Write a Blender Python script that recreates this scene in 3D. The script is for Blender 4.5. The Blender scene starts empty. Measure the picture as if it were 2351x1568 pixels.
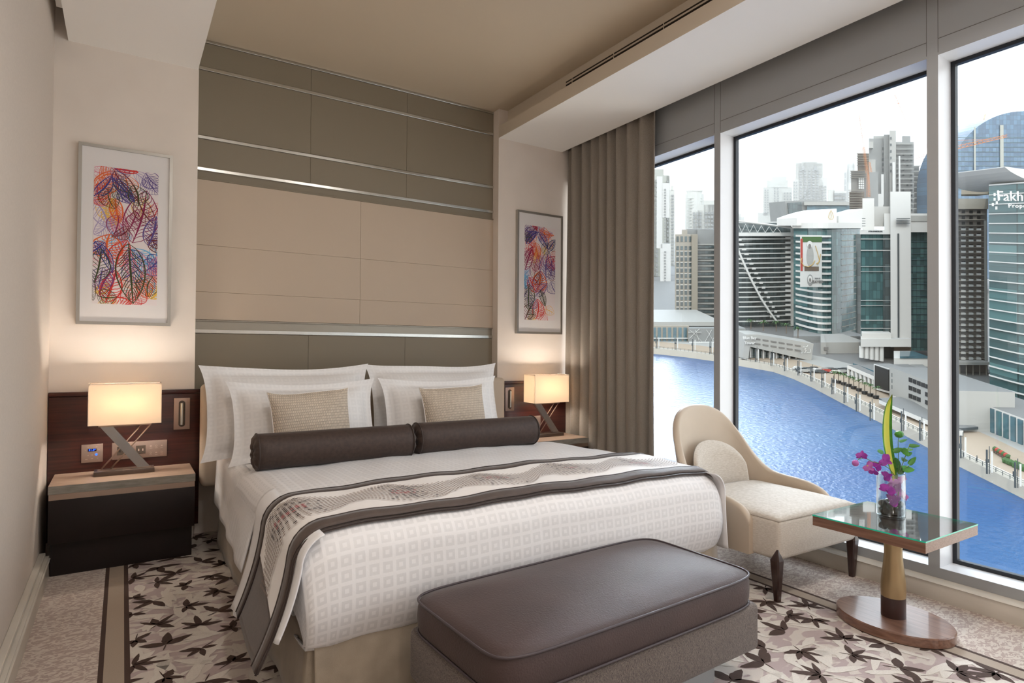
import bpy, bmesh, math, random
from mathutils import Vector, Matrix
from math import sin, cos, pi, radians, sqrt, atan2, exp
random.seed(7)
SC = bpy.context.scene; COL = SC.collection
# ------------------------------------------------------------------ camera
YAW, PIT, ROL, FPX = 0.568006713, 0.0145300306, 0.00660838, 1398.354
CP = Vector((0, 0, 1.25))
cf = Vector((sin(YAW)*cos(PIT), cos(YAW)*cos(PIT), sin(PIT)))
r0 = Vector((cos(YAW), -sin(YAW), 0)); u0 = r0.cross(cf)
cr = r0*cos(ROL)+u0*sin(ROL); cu = u0*cos(ROL)-r0*sin(ROL)
cam = bpy.data.cameras.new('camera'); cam.sensor_width = 36; cam.lens = 36*FPX/2351; cam.clip_end = 9000; cam.clip_start = .05
co = bpy.data.objects.new('camera', cam); COL.objects.link(co)
co.matrix_world = Matrix(((cr.x, cu.x, -cf.x, CP.x), (cr.y, cu.y, -cf.y, CP.y), (cr.z, cu.z, -cf.z, CP.z), (0, 0, 0, 1)))
SC.camera = co
# ------------------------------------------------------------------ exposure
vs = SC.view_settings; vs.view_transform = 'Standard'; vs.look = 'None'; vs.gamma = 1; vs.use_curve_mapping = False; vs.exposure = 0.45
SC.display_settings.display_device = 'sRGB'

def lin(c):
    return tuple(((v/12.92) if v <= .04045 else ((v+.055)/1.055)**2.4) for v in c[:3])+(1,)
def h(s): return tuple(int(s[i:i+2], 16)/255 for i in (0, 2, 4))
# ------------------------------------------------------------------ sky: hazy late-afternoon white sky, brighter round the veiled sun
SKY = 2.1
w = bpy.data.worlds.new('sky'); SC.world = w; w.use_nodes = True
n = w.node_tree.nodes; l = w.node_tree.links; n.clear()
out = n.new('ShaderNodeOutputWorld'); bg = n.new('ShaderNodeBackground'); l.new(bg.outputs[0], out.inputs[0])
tc = n.new('ShaderNodeTexCoord'); dt = n.new('ShaderNodeVectorMath'); dt.operation = 'DOT_PRODUCT'
az, el = radians(46.5), radians(29)
dt.inputs[1].default_value = (sin(az)*cos(el), cos(az)*cos(el), sin(el)); l.new(tc.outputs['Generated'], dt.inputs[0])
mr = n.new('ShaderNodeMapRange'); mr.inputs[1].default_value = .955; mr.inputs[2].default_value = 1.0; mr.interpolation_type = 'SMOOTHERSTEP'
l.new(dt.outputs['Value'], mr.inputs[0])
pw = n.new('ShaderNodeMath'); pw.operation = 'POWER'; pw.inputs[1].default_value = 2.5; l.new(mr.outputs[0], pw.inputs[0])
ml = n.new('ShaderNodeMath'); ml.operation = 'MULTIPLY_ADD'; ml.inputs[1].default_value = 32.0; ml.inputs[2].default_value = SKY; l.new(pw.outputs[0], ml.inputs[0])
sx = n.new('ShaderNodeSeparateXYZ'); l.new(tc.outputs['Generated'], sx.inputs[0])
mg = n.new('ShaderNodeMapRange'); mg.inputs[1].default_value = 0.0; mg.inputs[2].default_value = .55; l.new(sx.outputs['Z'], mg.inputs[0])
mc = n.new('ShaderNodeMix'); mc.data_type = 'RGBA'; mc.inputs[6].default_value = (1.0, .985, .95, 1); mc.inputs[7].default_value = (.80, .90, 1.0, 1)
l.new(mg.outputs[0], mc.inputs[0]); l.new(mc.outputs[2], bg.inputs[0]); l.new(ml.outputs[0], bg.inputs[1])
def light(name, kind, loc, energy, color=(1, 1, 1), size=.2, size_y=None, rot=(0, 0, 0), parent=None):
    d = bpy.data.lights.new(name, kind); d.energy = energy; d.color = color
    if kind == 'AREA':
        d.size = size
        if size_y: d.shape = 'RECTANGLE'; d.size_y = size_y
    elif kind == 'SUN': d.angle = size
    else: d.shadow_soft_size = size
    o = bpy.data.objects.new(name, d); COL.objects.link(o); o.location = loc; o.rotation_euler = rot
    if parent: o.parent = parent
    return o
# sun over the city, from behind this building's own flank (never enters the windows)
sd = Vector((-.72, -.42, .55)).normalized()
so = light('sun', 'SUN', (0, 0, 30), .9, (1, .93, .82), radians(3)); so.rotation_euler = sd.to_track_quat('Z', 'Y').to_euler()
# added ceiling fill lights, out of view, to brighten the room (rings built below)
FILL = [(.75, .9), (2.1, .9), (.75, -.9), (2.1, -.9)]
for i, (x, y) in enumerate(FILL):
    light('fill_lamp', 'AREA', (x, y, 3.33), 13, (1, .93, .87), .30)

# ------------------------------------------------------------------ helpers
def P(px, py, d):
    """point at forward distance d metres seen at photo position px,py (measuring aid)"""
    return CP + cr*((px-1175.5)/FPX*d) + cu*(-(py-784)/FPX*d) + cf*d
MATS = {}
def mat(name, c, rough=.5, metal=0, noise=0, nscale=20, stretch=(1, 1, 1), bump=0, bscale=200, bstretch=None, spec=.5, c2=None, sheen=0, emit=0, ecol=None, trans=0, coat=0, thr=None, coords='Object', alpha=1, ior=1.45, detail=4, bdist=.002):
    m = bpy.data.materials.new(name); MATS[name] = m; m.use_nodes = True
    nt = m.node_tree; b = nt.nodes['Principled BSDF']; L = nt.links
    c = h(c) if isinstance(c, str) else c
    b.inputs['Base Color'].default_value = lin(c); b.inputs['Roughness'].default_value = rough; b.inputs['Metallic'].default_value = metal
    b.inputs['Specular IOR Level'].default_value = spec; b.inputs['IOR'].default_value = ior
    if sheen: b.inputs['Sheen Weight'].default_value = sheen; b.inputs['Sheen Roughness'].default_value = .4
    if coat: b.inputs['Coat Weight'].default_value = coat; b.inputs['Coat Roughness'].default_value = .08
    if trans: b.inputs['Transmission Weight'].default_value = trans
    if emit:
        b.inputs['Emission Color'].default_value = lin(h(ecol) if ecol else c); b.inputs['Emission Strength'].default_value = emit
    tcn = nt.nodes.new('ShaderNodeTexCoord')
    def ntex(scale, st, det):
        mp = nt.nodes.new('ShaderNodeMapping'); mp.inputs['Scale'].default_value = st; L.new(tcn.outputs[coords], mp.inputs[0])
        t = nt.nodes.new('ShaderNodeTexNoise'); t.inputs['Scale'].default_value = scale; t.inputs['Detail'].default_value = det; L.new(mp.outputs[0], t.inputs[0])
        return t
    if noise or c2:
        t = ntex(nscale, stretch, detail); mx = nt.nodes.new('ShaderNodeMix'); mx.data_type = 'RGBA'
        cc2 = (h(c2) if isinstance(c2, str) else c2) if c2 else tuple(min(1, v*(1-noise)) for v in c)
        mx.inputs[6].default_value = lin(c); mx.inputs[7].default_value = lin(cc2)
        r = nt.nodes.new('ShaderNodeMapRange'); a, bb = thr or (.3, .7); r.inputs[1].default_value = a; r.inputs[2].default_value = bb
        L.new(t.outputs['Fac'], r.inputs[0]); L.new(r.outputs[0], mx.inputs[0]); L.new(mx.outputs[2], b.inputs['Base Color'])
    if bump:
        t = ntex(bscale, bstretch or (1, 1, 1), 3); bp = nt.nodes.new('ShaderNodeBump'); bp.inputs['Strength'].default_value = bump; bp.inputs['Distance'].default_value = bdist
        L.new(t.outputs['Fac'], bp.inputs['Height']); L.new(bp.outputs[0], b.inputs['Normal'])
    return m
def nodes_of(m): return m.node_tree.nodes, m.node_tree.links, m.node_tree.nodes['Principled BSDF']

def link(name, bm, m, parent=None, smooth=False, loc=None):
    me = bpy.data.meshes.new(name)
    if isinstance(bm, bmesh.types.BMesh):
        bmesh.ops.recalc_face_normals(bm, faces=bm.faces)
        bm.to_mesh(me); bm.free()
    ms = m if isinstance(m, (list, tuple)) else [m]
    for q in ms: me.materials.append(MATS[q] if isinstance(q, str) else q)
    if smooth:
        for p in me.polygons: p.use_smooth = True
    o = bpy.data.objects.new(name, me); COL.objects.link(o)
    if parent: o.parent = parent
    return o
def autosmooth(o, ang=40):
    me = o.data
    for p in me.polygons: p.use_smooth = True
    me.set_sharp_from_angle(angle=radians(ang))
def thing(name, label, cat, loc=(0, 0, 0), rz=0, group=None):
    o = bpy.data.objects.new(name, None); COL.objects.link(o); o.location = loc; o.rotation_euler = (0, 0, rz); o.empty_display_size = .1
    return tag(o, label, cat, group)
def tag(o, label, cat, group=None):
    o['label'] = label; o['category'] = cat
    if group: o['group'] = group
    return o
def struct(o): o['kind'] = 'structure'; return o
def copy_tree(o, parent=None):
    c = o.copy(); COL.objects.link(c)
    if parent: c.parent = parent
    for ch in list(o.children): copy_tree(ch, c)
    return c
def B(): return bmesh.new()
def box(bm, x0, x1, y0, y1, z0, z1, bev=0, seg=2, mi=0, M=None):
    vs_ = [bm.verts.new((x, y, z)) for x in (x0, x1) for y in (y0, y1) for z in (z0, z1)]
    fs = [bm.faces.new([vs_[i] for i in f]) for f in ((0, 1, 3, 2), (4, 6, 7, 5), (0, 4, 5, 1), (2, 3, 7, 6), (0, 2, 6, 4), (1, 5, 7, 3))]
    for f in fs: f.material_index = mi; f.normal_update()
    allv = vs_
    if bev:
        es = list({e for f in fs for e in f.edges})
        r = bmesh.ops.bevel(bm, geom=es, offset=bev, segments=seg, profile=.5, affect='EDGES', clamp_overlap=True)
        allv = list({v for f in r['faces'] for v in f.verts} | {v for v in vs_ if v.is_valid})
        for f in r['faces']: f.material_index = mi
    if M is not None: bmesh.ops.transform(bm, matrix=M, verts=[v for v in allv if v.is_valid])
    return allv
def bobj(name, ext, m, parent=None, bev=0, seg=2):
    bm = B(); box(bm, *ext, bev=bev, seg=seg); o = link(name, bm, m, parent)
    if bev: autosmooth(o, 50)
    return o
def tube(bm, pts, r, n=8, cap=True, mi=0, closed=False):
    pts = [Vector(p) for p in pts]; N = len(pts); rings = []; rr = r if isinstance(r, (list, tuple)) else [r]*N
    up = None
    for i, p in enumerate(pts):
        a = pts[(i-1) % N] if (i > 0 or closed) else p; b = pts[(i+1) % N] if (i < N-1 or closed) else p
        t = (b-a).normalized()
        if up is None: up = t.orthogonal().normalized()
        up = (up-t*up.dot(t)).normalized(); s = t.cross(up)
        rings.append([bm.verts.new(p+(up*cos(2*pi*k/n)+s*sin(2*pi*k/n))*rr[i]) for k in range(n)])
    for i in range(N if closed else N-1):
        A, C = rings[i], rings[(i+1) % N]
        for k in range(n):
            f = bm.faces.new((A[k], A[(k+1) % n], C[(k+1) % n], C[k])); f.material_index = mi
    if cap and not closed:
        for R_ in (rings[0], rings[-1]):
            f = bm.faces.new(R_); f.material_index = mi
def lathe(bm, prof, cx=0, cy=0, n=32, mi=0, sx=1, sy=1, cap=True):
    rings = [[bm.verts.new((cx+r*sx*cos(2*pi*k/n), cy+r*sy*sin(2*pi*k/n), z)) for k in range(n)] for r, z in prof]
    for A, C in zip(rings, rings[1:]):
        for k in range(n):
            f = bm.faces.new((A[k], A[(k+1) % n], C[(k+1) % n], C[k])); f.material_index = mi
    if cap:
        for R_ in (rings[0], rings[-1]): bm.faces.new(R_).material_index = mi
def grid(bm, f, nu, nv, mi=0, wrap=False):
    V = [[bm.verts.new(f(i/nu, j/nv)) for j in range(nv+1)] for i in range(nu if wrap else nu+1)]
    for i in range(nu):
        for j in range(nv):
            A = V[i]; C = V[(i+1) % len(V)]
            fc = bm.faces.new((A[j], C[j], C[j+1], A[j+1])); fc.material_index = mi
    return V
def prism(bm, poly, z0, z1, mi=0, axis='z'):
    def v(a, b, z): return (a, b, z) if axis == 'z' else ((a, z, b) if axis == 'y' else (z, a, b))
    A = [bm.verts.new(v(a, b, z0)) for a, b in poly]; C = [bm.verts.new(v(a, b, z1)) for a, b in poly]
    bm.faces.new(A).material_index = mi; bm.faces.new(C).material_index = mi
    for i in range(len(poly)):
        j = (i+1) % len(poly); bm.faces.new((A[i], A[j], C[j], C[i])).material_index = mi
def mod(o, kind, **kw):
    m = o.modifiers.new(kind.lower(), kind)
    for k, v in kw.items(): setattr(m, k, v)
    return m
def text_mesh(name, s, size, M, m, parent=None, ext=.0005, spacing=1.0, bold=0):
    cu_ = bpy.data.curves.new(name, 'FONT'); cu_.body = s; cu_.size = size; cu_.extrude = ext; cu_.space_character = spacing; cu_.offset = bold
    cu_.align_x = 'CENTER'; cu_.align_y = 'CENTER'; cu_.resolution_u = 3
    t = bpy.data.objects.new('tmp', cu_); COL.objects.link(t); bpy.context.view_layer.update()
    me = bpy.data.meshes.new_from_object(t.evaluated_get(bpy.context.evaluated_depsgraph_get()))
    bpy.data.objects.remove(t); me.materials.clear(); me.materials.append(MATS[m]); me.transform(M)
    o = bpy.data.objects.new(name, me); COL.objects.link(o)
    if parent: o.parent = parent
    return o
# ------------------------------------------------------------------ materials
mat('wall_paint', 'ebe0d5', .75, noise=.03, nscale=3, bump=.15, bscale=350)
mat('wall_paper', 'd8ccc0', .8, bump=.3, bscale=260, bstretch=(1, 1, .25), noise=.03, nscale=120)
mat('ceiling_paint', 'c6b69f', .45); mat('band_metal', '9b9488', .4, metal=.6)
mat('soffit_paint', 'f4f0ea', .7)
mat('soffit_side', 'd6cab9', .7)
mat('frame_paint', 'a0a2a3', .45)
mat('sill_white', 'dfe1e4', .35)
mat('gasket', '23262b', .5)
mat('marble', 'd9d2c6', .3, noise=.12, nscale=4, stretch=(1, .4, 2))
mat('leather_taupe', '867b69', .45, bump=.12, bscale=500)
mat('leather_beige', 'bfad99', .5, bump=.12, bscale=500)
mat('steel_strip', 'c9c9c4', .22, metal=1, bump=.03, bscale=300, bstretch=(1, 30, 30))
mat('satin_frame', 'b5b2ab', .35, metal=.85)
mat('bronze_plate', 'a8948a', .38, metal=.7)
mat('dark_socket', '4a4038', .4)
mat('wenge', '2a1210', .32, c2='46201a', nscale=6, stretch=(.5, 1, 12), coat=.25, bump=.05, bscale=60, bstretch=(.4, 1, 14))
mat('wenge_dark', '1c0f0e', .45, noise=.3, nscale=8)
mat('ash_top', 'b29a86', .35, c2='8c7565', nscale=9, stretch=(.35, 8, 8), bump=.06, bscale=60, bstretch=(.3, 8, 8))
mat('ash_edge', '9b948a', .6, c2='7c776d', nscale=26, stretch=(.5, 3, 3), bump=.6, bscale=70, bstretch=(.4, 3, 3))
mat('walnut', '8d6a58', .28, c2='6d4d3e', nscale=12, stretch=(6, .5, 8), coat=.5, bump=.03, bscale=60, bstretch=(8, .5, 8))
mat('walnut_edge', 'a98b76', .4, c2='8e705e', nscale=12, stretch=(6, .4, 14))
mat('brass_satin', 'b39a74', .32, metal=.75)
mat('collar_brown', '3c2622', .35, coat=.3)
mat('wenge_leg', '2e1c18', .3, c2='3e2821', nscale=20, stretch=(6, 6, .6), coat=.3)
mat('linen_sheet', 'ebe9e9', .75, noise=.02, nscale=4, bump=.25, bscale=5, bdist=.012, sheen=.15)
mat('pillow_sheet', 'efedec', .75, bump=.25, bscale=6, bdist=.012, sheen=.15)
mat('skirt_fabric', 'a89a88', .85, noise=.12, nscale=9, bump=.3, bscale=400, sheen=.3)
mat('headboard_fabric', 'cbbba8', .6, bump=.1, bscale=400)
mat('runner_dark', '54463f', .6, noise=.12, nscale=40, bump=.3, bscale=300, sheen=.3)
mat('runner_white', 'f1edea', .7, bump=.15, bscale=200)
mat('dot_taupe', '8d7d74', .7); mat('dot_dark', '3f3230', .7); mat('dot_red', '8e2f33', .7)
mat('bolster_velvet', '46362f', .6, noise=.2, nscale=60, bump=.25, bscale=260, sheen=.12)
mat('piping_brown', '3a2f2b', .5)
mat('bench_leather', '4a3936', .58, noise=.12, nscale=5, bump=.45, bscale=170, bdist=.003, sheen=.1)
mat('bench_piping', '43383a', .45)
mat('chair_leather', 'c3b29e', .5, noise=.05, nscale=3, bump=.08, bscale=300)
mat('chair_linen', 'd2c9be', .85, c2='bcb1a3', nscale=60, stretch=(1, 1, 4), bump=.35, bscale=350, sheen=.25)
mat('lamp_metal', 'b5a193', .3, metal=.9)
mat('lamp_steel', '9c9a98', .35, metal=.8)
mat('lamp_base_dark', '6b5d54', .4, metal=.6)
mat('art_paper', 'e6dcdc', .8); mat('mount', 'e4e0de', .8)
mat('stone_black', '17181a', .12)
mat('glass_edge', '35c9a6', .15, emit=0)
mat('petal', 'a83fa8', .5, noise=.35, nscale=25, c2='7d1f86', sheen=.3)
mat('petal_pale', 'c86fc0', .5, noise=.2, nscale=25)
mat('leaf_green', '4f9a3a', .4, noise=.3, nscale=30); mat('leaf_dark', '2f6b2c', .4, noise=.3, nscale=30)
mat('leaf_yellow', 'd3d65a', .4); mat('stem', '5f7a3a', .5)
mat('display_black', '08090e', .2); mat('display_blue', '1030ff', .4, emit=3, ecol='1a50ff'); mat('mark_pale', 'd9c4b8', .5)
mat('vent_dark', '2c241c', .8)
# clear window glass: thin pane, lets light straight through with a faint reflection
def thin_glass(name, refl=.06, tint=(1, 1, 1)):
    m = bpy.data.materials.new(name); MATS[name] = m; m.use_nodes = True; N, L, b = nodes_of(m); N.remove(b)
    o = N['Material Output']; t = N.new('ShaderNodeBsdfTransparent'); t.inputs[0].default_value = tint+(1,)
    g = N.new('ShaderNodeBsdfGlossy'); g.inputs['Roughness'].default_value = .02; f = N.new('ShaderNodeLayerWeight'); f.inputs[0].default_value = .5
    k0 = N.new('ShaderNodeMath'); k0.operation = 'POWER'; k0.inputs[1].default_value = 3.5; L.new(f.outputs['Facing'], k0.inputs[0])
    k = N.new('ShaderNodeMath'); k.operation = 'MULTIPLY_ADD'; k.inputs[1].default_value = 1-refl; k.inputs[2].default_value = refl; k.use_clamp = True; L.new(k0.outputs[0], k.inputs[0])
    x = N.new('ShaderNodeMixShader'); L.new(k.outputs[0], x.inputs[0]); L.new(t.outputs[0], x.inputs[1]); L.new(g.outputs[0], x.inputs[2]); L.new(x.outputs[0], o.inputs[0]); return m
thin_glass('window_glass', .03, (.97, .985, .99)); thin_glass('vase_glass', .12, (.93, .96, .96))
thin_glass('table_glass', .42, (.93, .97, .96))
# lamp shade cloth: lets lamp light through
def shade_mat():
    m = bpy.data.materials.new('shade_cloth'); MATS['shade_cloth'] = m; m.use_nodes = True; N, L, b = nodes_of(m); N.remove(b)
    o = N['Material Output']; d = N.new('ShaderNodeBsdfDiffuse'); d.inputs[0].default_value = lin(h('f6efe6')); t = N.new('ShaderNodeBsdfTranslucent'); t.inputs[0].default_value = lin(h('fdf2e2'))
    x = N.new('ShaderNodeMixShader'); x.inputs[0].default_value = .55; L.new(d.outputs[0], x.inputs[1]); L.new(t.outputs[0], x.inputs[2]); L.new(x.outputs[0], o.inputs[0])
shade_mat()
def mnode(N, L, op, a, b=None):
    m = N.new('ShaderNodeMath'); m.operation = op
    for i, v in enumerate((a, b)):
        if v is None: continue
        if hasattr(v, 'links') or hasattr(v, 'is_linked'): L.new(v, m.inputs[i])
        else: m.inputs[i].default_value = v
    return m.outputs[0]
def squares(name, base, uvname='UVMap', amount=.10):
    """damask of little concentric squares woven tone on tone (UV in metres)"""
    m = mat(name, base, .65, bump=0, sheen=.15); N, L, b = nodes_of(m)
    uv = N.new('ShaderNodeUVMap'); uv.uv_map = uvname; s = N.new('ShaderNodeSeparateXYZ'); L.new(uv.outputs[0], s.inputs[0])
    ax = mnode(N, L, 'ABSOLUTE', mnode(N, L, 'SUBTRACT', mnode(N, L, 'FRACT', mnode(N, L, 'DIVIDE', s.outputs[0], .049)), .5))
    ay = mnode(N, L, 'ABSOLUTE', mnode(N, L, 'SUBTRACT', mnode(N, L, 'FRACT', mnode(N, L, 'DIVIDE', s.outputs[1], .049)), .5))
    mx_ = mnode(N, L, 'MAXIMUM', ax, ay)
    ring = mnode(N, L, 'MULTIPLY', mnode(N, L, 'LESS_THAN', mx_, .37), mnode(N, L, 'GREATER_THAN', mx_, .15))
    mix = N.new('ShaderNodeMix'); mix.data_type = 'RGBA'; c = h(base); mix.inputs[6].default_value = lin(c); mix.inputs[7].default_value = lin(tuple(v*(1-amount) for v in c))
    L.new(ring, mix.inputs[0]); L.new(mix.outputs[2], b.inputs['Base Color'])
    rr = N.new('ShaderNodeMapRange'); rr.inputs[3].default_value = .75; rr.inputs[4].default_value = .45; L.new(ring, rr.inputs[0]); L.new(rr.outputs[0], b.inputs['Roughness'])
    t = N.new('ShaderNodeTexNoise'); t.inputs['Scale'].default_value = 7; t.inputs['Detail'].default_value = 5; L.new(uv.outputs[0], t.inputs[0]); bp = N.new('ShaderNodeBump'); bp.inputs['Strength'].default_value = .35; bp.inputs['Distance'].default_value = .012
    L.new(t.outputs[0], bp.inputs['Height']); L.new(bp.outputs[0], b.inputs['Normal'])
squares('damask', 'ebe9e9', amount=.055); squares('damask_pillow', 'efedec', amount=.02)
def tweed(name, c1, c2, sc=220):
    m = mat(name, c1, .9, sheen=.2); N, L, b = nodes_of(m); tcn = N.new('ShaderNodeTexCoord')
    outs = []
    for st in ((1, 1, 9), (9, 9, 1)):
        mp = N.new('ShaderNodeMapping'); mp.inputs['Scale'].default_value = st; L.new(tcn.outputs['Object'], mp.inputs[0])
        t = N.new('ShaderNodeTexNoise'); t.inputs['Scale'].default_value = sc/4; t.inputs['Detail'].default_value = 2; L.new(mp.outputs[0], t.inputs[0]); outs.append(t.outputs['Fac'])
    a = mnode(N, L, 'MULTIPLY', mnode(N, L, 'ADD', outs[0], outs[1]), .5)
    r = N.new('ShaderNodeMapRange'); r.inputs[1].default_value = .40; r.inputs[2].default_value = .60; L.new(a, r.inputs[0])
    mix = N.new('ShaderNodeMix'); mix.data_type = 'RGBA'; mix.inputs[6].default_value = lin(h(c1)); mix.inputs[7].default_value = lin(h(c2)); L.new(r.outputs[0], mix.inputs[0]); L.new(mix.outputs[2], b.inputs['Base Color'])
    bp = N.new('ShaderNodeBump'); bp.inputs['Strength'].default_value = .5; bp.inputs['Distance'].default_value = .002; L.new(a, bp.inputs['Height']); L.new(bp.outputs[0], b.inputs['Normal'])
tweed('bench_tweed', '3b3232', '83776e', 600); tweed('curtain_cloth', '7c7369', 'a89f94', 900)
def basket(name, base):
    """basket-weave upholstery from two crossed waves (UV in metres)"""
    m = mat(name, base, .7, sheen=.2); N, L, b = nodes_of(m); uv = N.new('ShaderNodeUVMap'); uv.uv_map = 'UVMap'
    br = N.new('ShaderNodeTexBrick'); br.inputs['Scale'].default_value = 62; br.inputs['Mortar Size'].default_value = .09; br.inputs['Brick Width'].default_value = .62; br.inputs['Row Height'].default_value = 1.0; br.offset = .5
    br.inputs['Mortar Smooth'].default_value = .6
    L.new(uv.outputs[0], br.inputs['Vector']); c = h(base)
    for i, k in ((1, 1), (2, .94), (3, .72)): br.inputs[i].default_value = lin(tuple(v*k for v in c))
    L.new(br.outputs['Color'], b.inputs['Base Color']); bp = N.new('ShaderNodeBump'); bp.invert = True; bp.inputs['Strength'].default_value = .6; bp.inputs['Distance'].default_value = .004
    L.new(br.outputs['Fac'], bp.inputs['Height']); L.new(bp.outputs[0], b.inputs['Normal'])
basket('cushion_weave', 'd9c9b6')
def carpet_mat(name, ca, cb, sc, thr, st=(1, 1, 1), dist=1.5):
    m = mat(name, ca, .95, sheen=.3); N, L, b = nodes_of(m); tcn = N.new('ShaderNodeTexCoord'); mp = N.new('ShaderNodeMapping'); mp.inputs['Scale'].default_value = st; L.new(tcn.outputs['Object'], mp.inputs[0])
    t = N.new('ShaderNodeTexNoise'); t.inputs['Scale'].default_value = sc; t.inputs['Detail'].default_value = 1; t.inputs['Distortion'].default_value = dist; L.new(mp.outputs[0], t.inputs[0])
    r = N.new('ShaderNodeMapRange'); r.inputs[1].default_value = thr-.02; r.inputs[2].default_value = thr+.02; L.new(t.outputs['Fac'], r.inputs[0])
    mix = N.new('ShaderNodeMix'); mix.data_type = 'RGBA'; mix.inputs[6].default_value = lin(h(ca)); mix.inputs[7].default_value = lin(h(cb)); L.new(r.outputs[0], mix.inputs[0])
    t2 = N.new('ShaderNodeTexNoise'); t2.inputs['Scale'].default_value = 900; L.new(tcn.outputs['Object'], t2.inputs[0])
    mm = N.new('ShaderNodeMix'); mm.data_type = 'RGBA'; mm.blend_type = 'MULTIPLY'; mm.inputs[0].default_value = .35; L.new(mix.outputs[2], mm.inputs[6]); L.new(t2.outputs['Color'], mm.inputs[7])
    r2 = N.new('ShaderNodeMix'); r2.data_type = 'RGBA'
    L.new(mix.outputs[2], b.inputs['Base Color'])
    bp = N.new('ShaderNodeBump'); bp.inputs['Strength'].default_value = .5; bp.inputs['Distance'].default_value = .004; L.new(t2.outputs['Fac'], bp.inputs['Height']); L.new(bp.outputs[0], b.inputs['Normal'])
carpet_mat('carpet_outer', 'b49f94', 'd4c7ba', 34, .5, (1, 1.7, 1), 1.2)
carpet_mat('carpet_ground', 'b39f9b', 'cfc3b8', 9, .5, (1, 1.6, 1), 1.0)
mat('carpet_cream', 'd8cfc4', .95, noise=.06, nscale=200, bump=.4, bscale=900)
mat('carpet_brown', '503d35', .95, noise=.15, nscale=300, bump=.4, bscale=900)
mat('carpet_band', 'ac9c8c', .95, noise=.05, nscale=300, bump=.4, bscale=900)

# ------------------------------------------------------------------ room shell
XL, XW, YW, YA, ZC = -.37, 3.52, 4.52, 4.626, 3.355
YB = -3.0
AX0, AX1 = .400, 2.735
def s_(name, bm, m, **k): return struct(link(name, bm, m, **k))
# floor: carpet with woven border and leaf field
bm = B()
def quad(bm, x0, x1, y0, y1, z, mi):
    f = bm.faces.new([bm.verts.new(p) for p in ((x0, y0, z), (x1, y0, z), (x1, y1, z), (x0, y1, z))]); f.material_index = mi
FX0, FX1, FY0 = .04, 2.915, -2.2
st = [-.066, -.048, .020, .040, 2.915, 2.935, 3.003, 3.023]
quad(bm, XL-.2, st[0], YB, YA+.1, 0, 0); quad(bm, st[7], XW+.3, YB, YA+.1, 0, 0)
for a, b_, mi in ((0, 1, 3), (1, 2, 4), (2, 3, 3), (4, 5, 3), (5, 6, 4), (6, 7, 3)): quad(bm, st[a], st[b_], YB, YA+.1, 0, mi)
quad(bm, st[3], st[4], YB, YA+.1, 0, 1)
R1 = random.Random(11)
def leaf(bm, x, y, a, L_, W_, z, mi, jag=0, n=7):
    pts = []
    for i in range(n+1):
        t = i/n; wd = W_*(sin(pi*t**.8))**.8*(1+jag*(R1.random()-.5)); pts.append((t*L_, wd))
    poly = pts+[(p, -q*(1+jag*(R1.random()-.5))) for p, q in reversed(pts[1:-1])]
    ca, sa = cos(a), sin(a); out_ = []
    for p, q in poly:
        X = x+p*ca-q*sa; Y = y+p*sa+q*ca
        out_.append((min(max(X, FX0), FX1), Y))
    if max(o[0] for o in out_)-min(o[0] for o in out_) < .01: return
    try:
        f = bm.faces.new([bm.verts.new((X, Y, z)) for X, Y in out_]); f.material_index = mi
        f.normal_update()
        if f.normal.z < 0: f.normal_flip()
    except Exception: pass
zz = .0004
y = .2
cl = 0
gy = .2
while gy < 4.5:
    gx = FX0
    while gx < FX1:
        for k in range(2):
            zz += 1e-7
            leaf(bm, gx+R1.uniform(0, .15), gy+R1.uniform(0, .15), R1.uniform(0, 2*pi), R1.uniform(.12, .22), R1.uniform(.012, .026), .0006+zz, 2, .3)
        gx += .13
    gy += .13
zz = .0014
# dark sprigs in a repeating offset lattice
row = 0; gy = .05
while gy < 4.6:
    gx = FX0-.1+(.12 if row % 2 else 0)
    while gx < FX1+.1:
        x, yv = gx+R1.uniform(-.035, .035), gy+R1.uniform(-.03, .03); a0 = R1.uniform(0, 2*pi); kind = R1.choice((0, 0, 1, 2)); zz += 1e-6
        if kind == 0:
            for q in (-1.5, -.75, 0, .75, 1.5): leaf(bm, x, yv, a0+q*1.05+R1.uniform(-.15, .15), R1.uniform(.07, .105)*(1.25 if q == 0 else 1), R1.uniform(.011, .017), zz, 3, .25)
            leaf(bm, x, yv, a0+pi, .05, .003, zz, 3)
        elif kind == 1:
            for q in (-.5, .55, 1.9): leaf(bm, x, yv, a0+q, R1.uniform(.085, .12), R1.uniform(.016, .023), zz, 3, .3)
            leaf(bm, x, yv, a0+pi+.4, .06, .003, zz, 3)
        else:
            for q in (0, .9, -.9, 2.4): leaf(bm, x, yv, a0+q, R1.uniform(.055, .085), R1.uniform(.011, .017), zz, 3, .3)
            leaf(bm, x, yv, a0+pi, .07, .0025, zz, 3)
        gx += .235
    gy += .132; row += 1
FL = s_('floor', bm, ['carpet_outer', 'carpet_ground', 'carpet_cream', 'carpet_brown', 'carpet_band'])
# walls
bm = B(); box(bm, XL-.15, XL, YB, YA+.1, 0, ZC+.3); s_('wall_left', bm, 'wall_paper')
bm = B()
box(bm, XL, AX0, YW, YA+.1, 0, ZC+.1); box(bm, AX1, XW+.3, YW, YA+.1, 0, ZC+.1); box(bm, AX0, AX1, YA, YA+.1, 0, ZC+.1)
box(bm, AX1+.095, XW+.3, YW, YA+.1, ZC+.1, ZC+.3)
s_('wall_back', bm, 'wall_paint')
bm = B(); box(bm, XL-.15, XW+.5, YB-.15, YB, 0, ZC+.3); s_('wall_front', bm, 'wall_paint')
bm = B(); box(bm, XL-.15, XW+.3, YB-.15, YA+.1, ZC, ZC+.15); s_('ceiling', bm, 'ceiling_paint')
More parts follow.
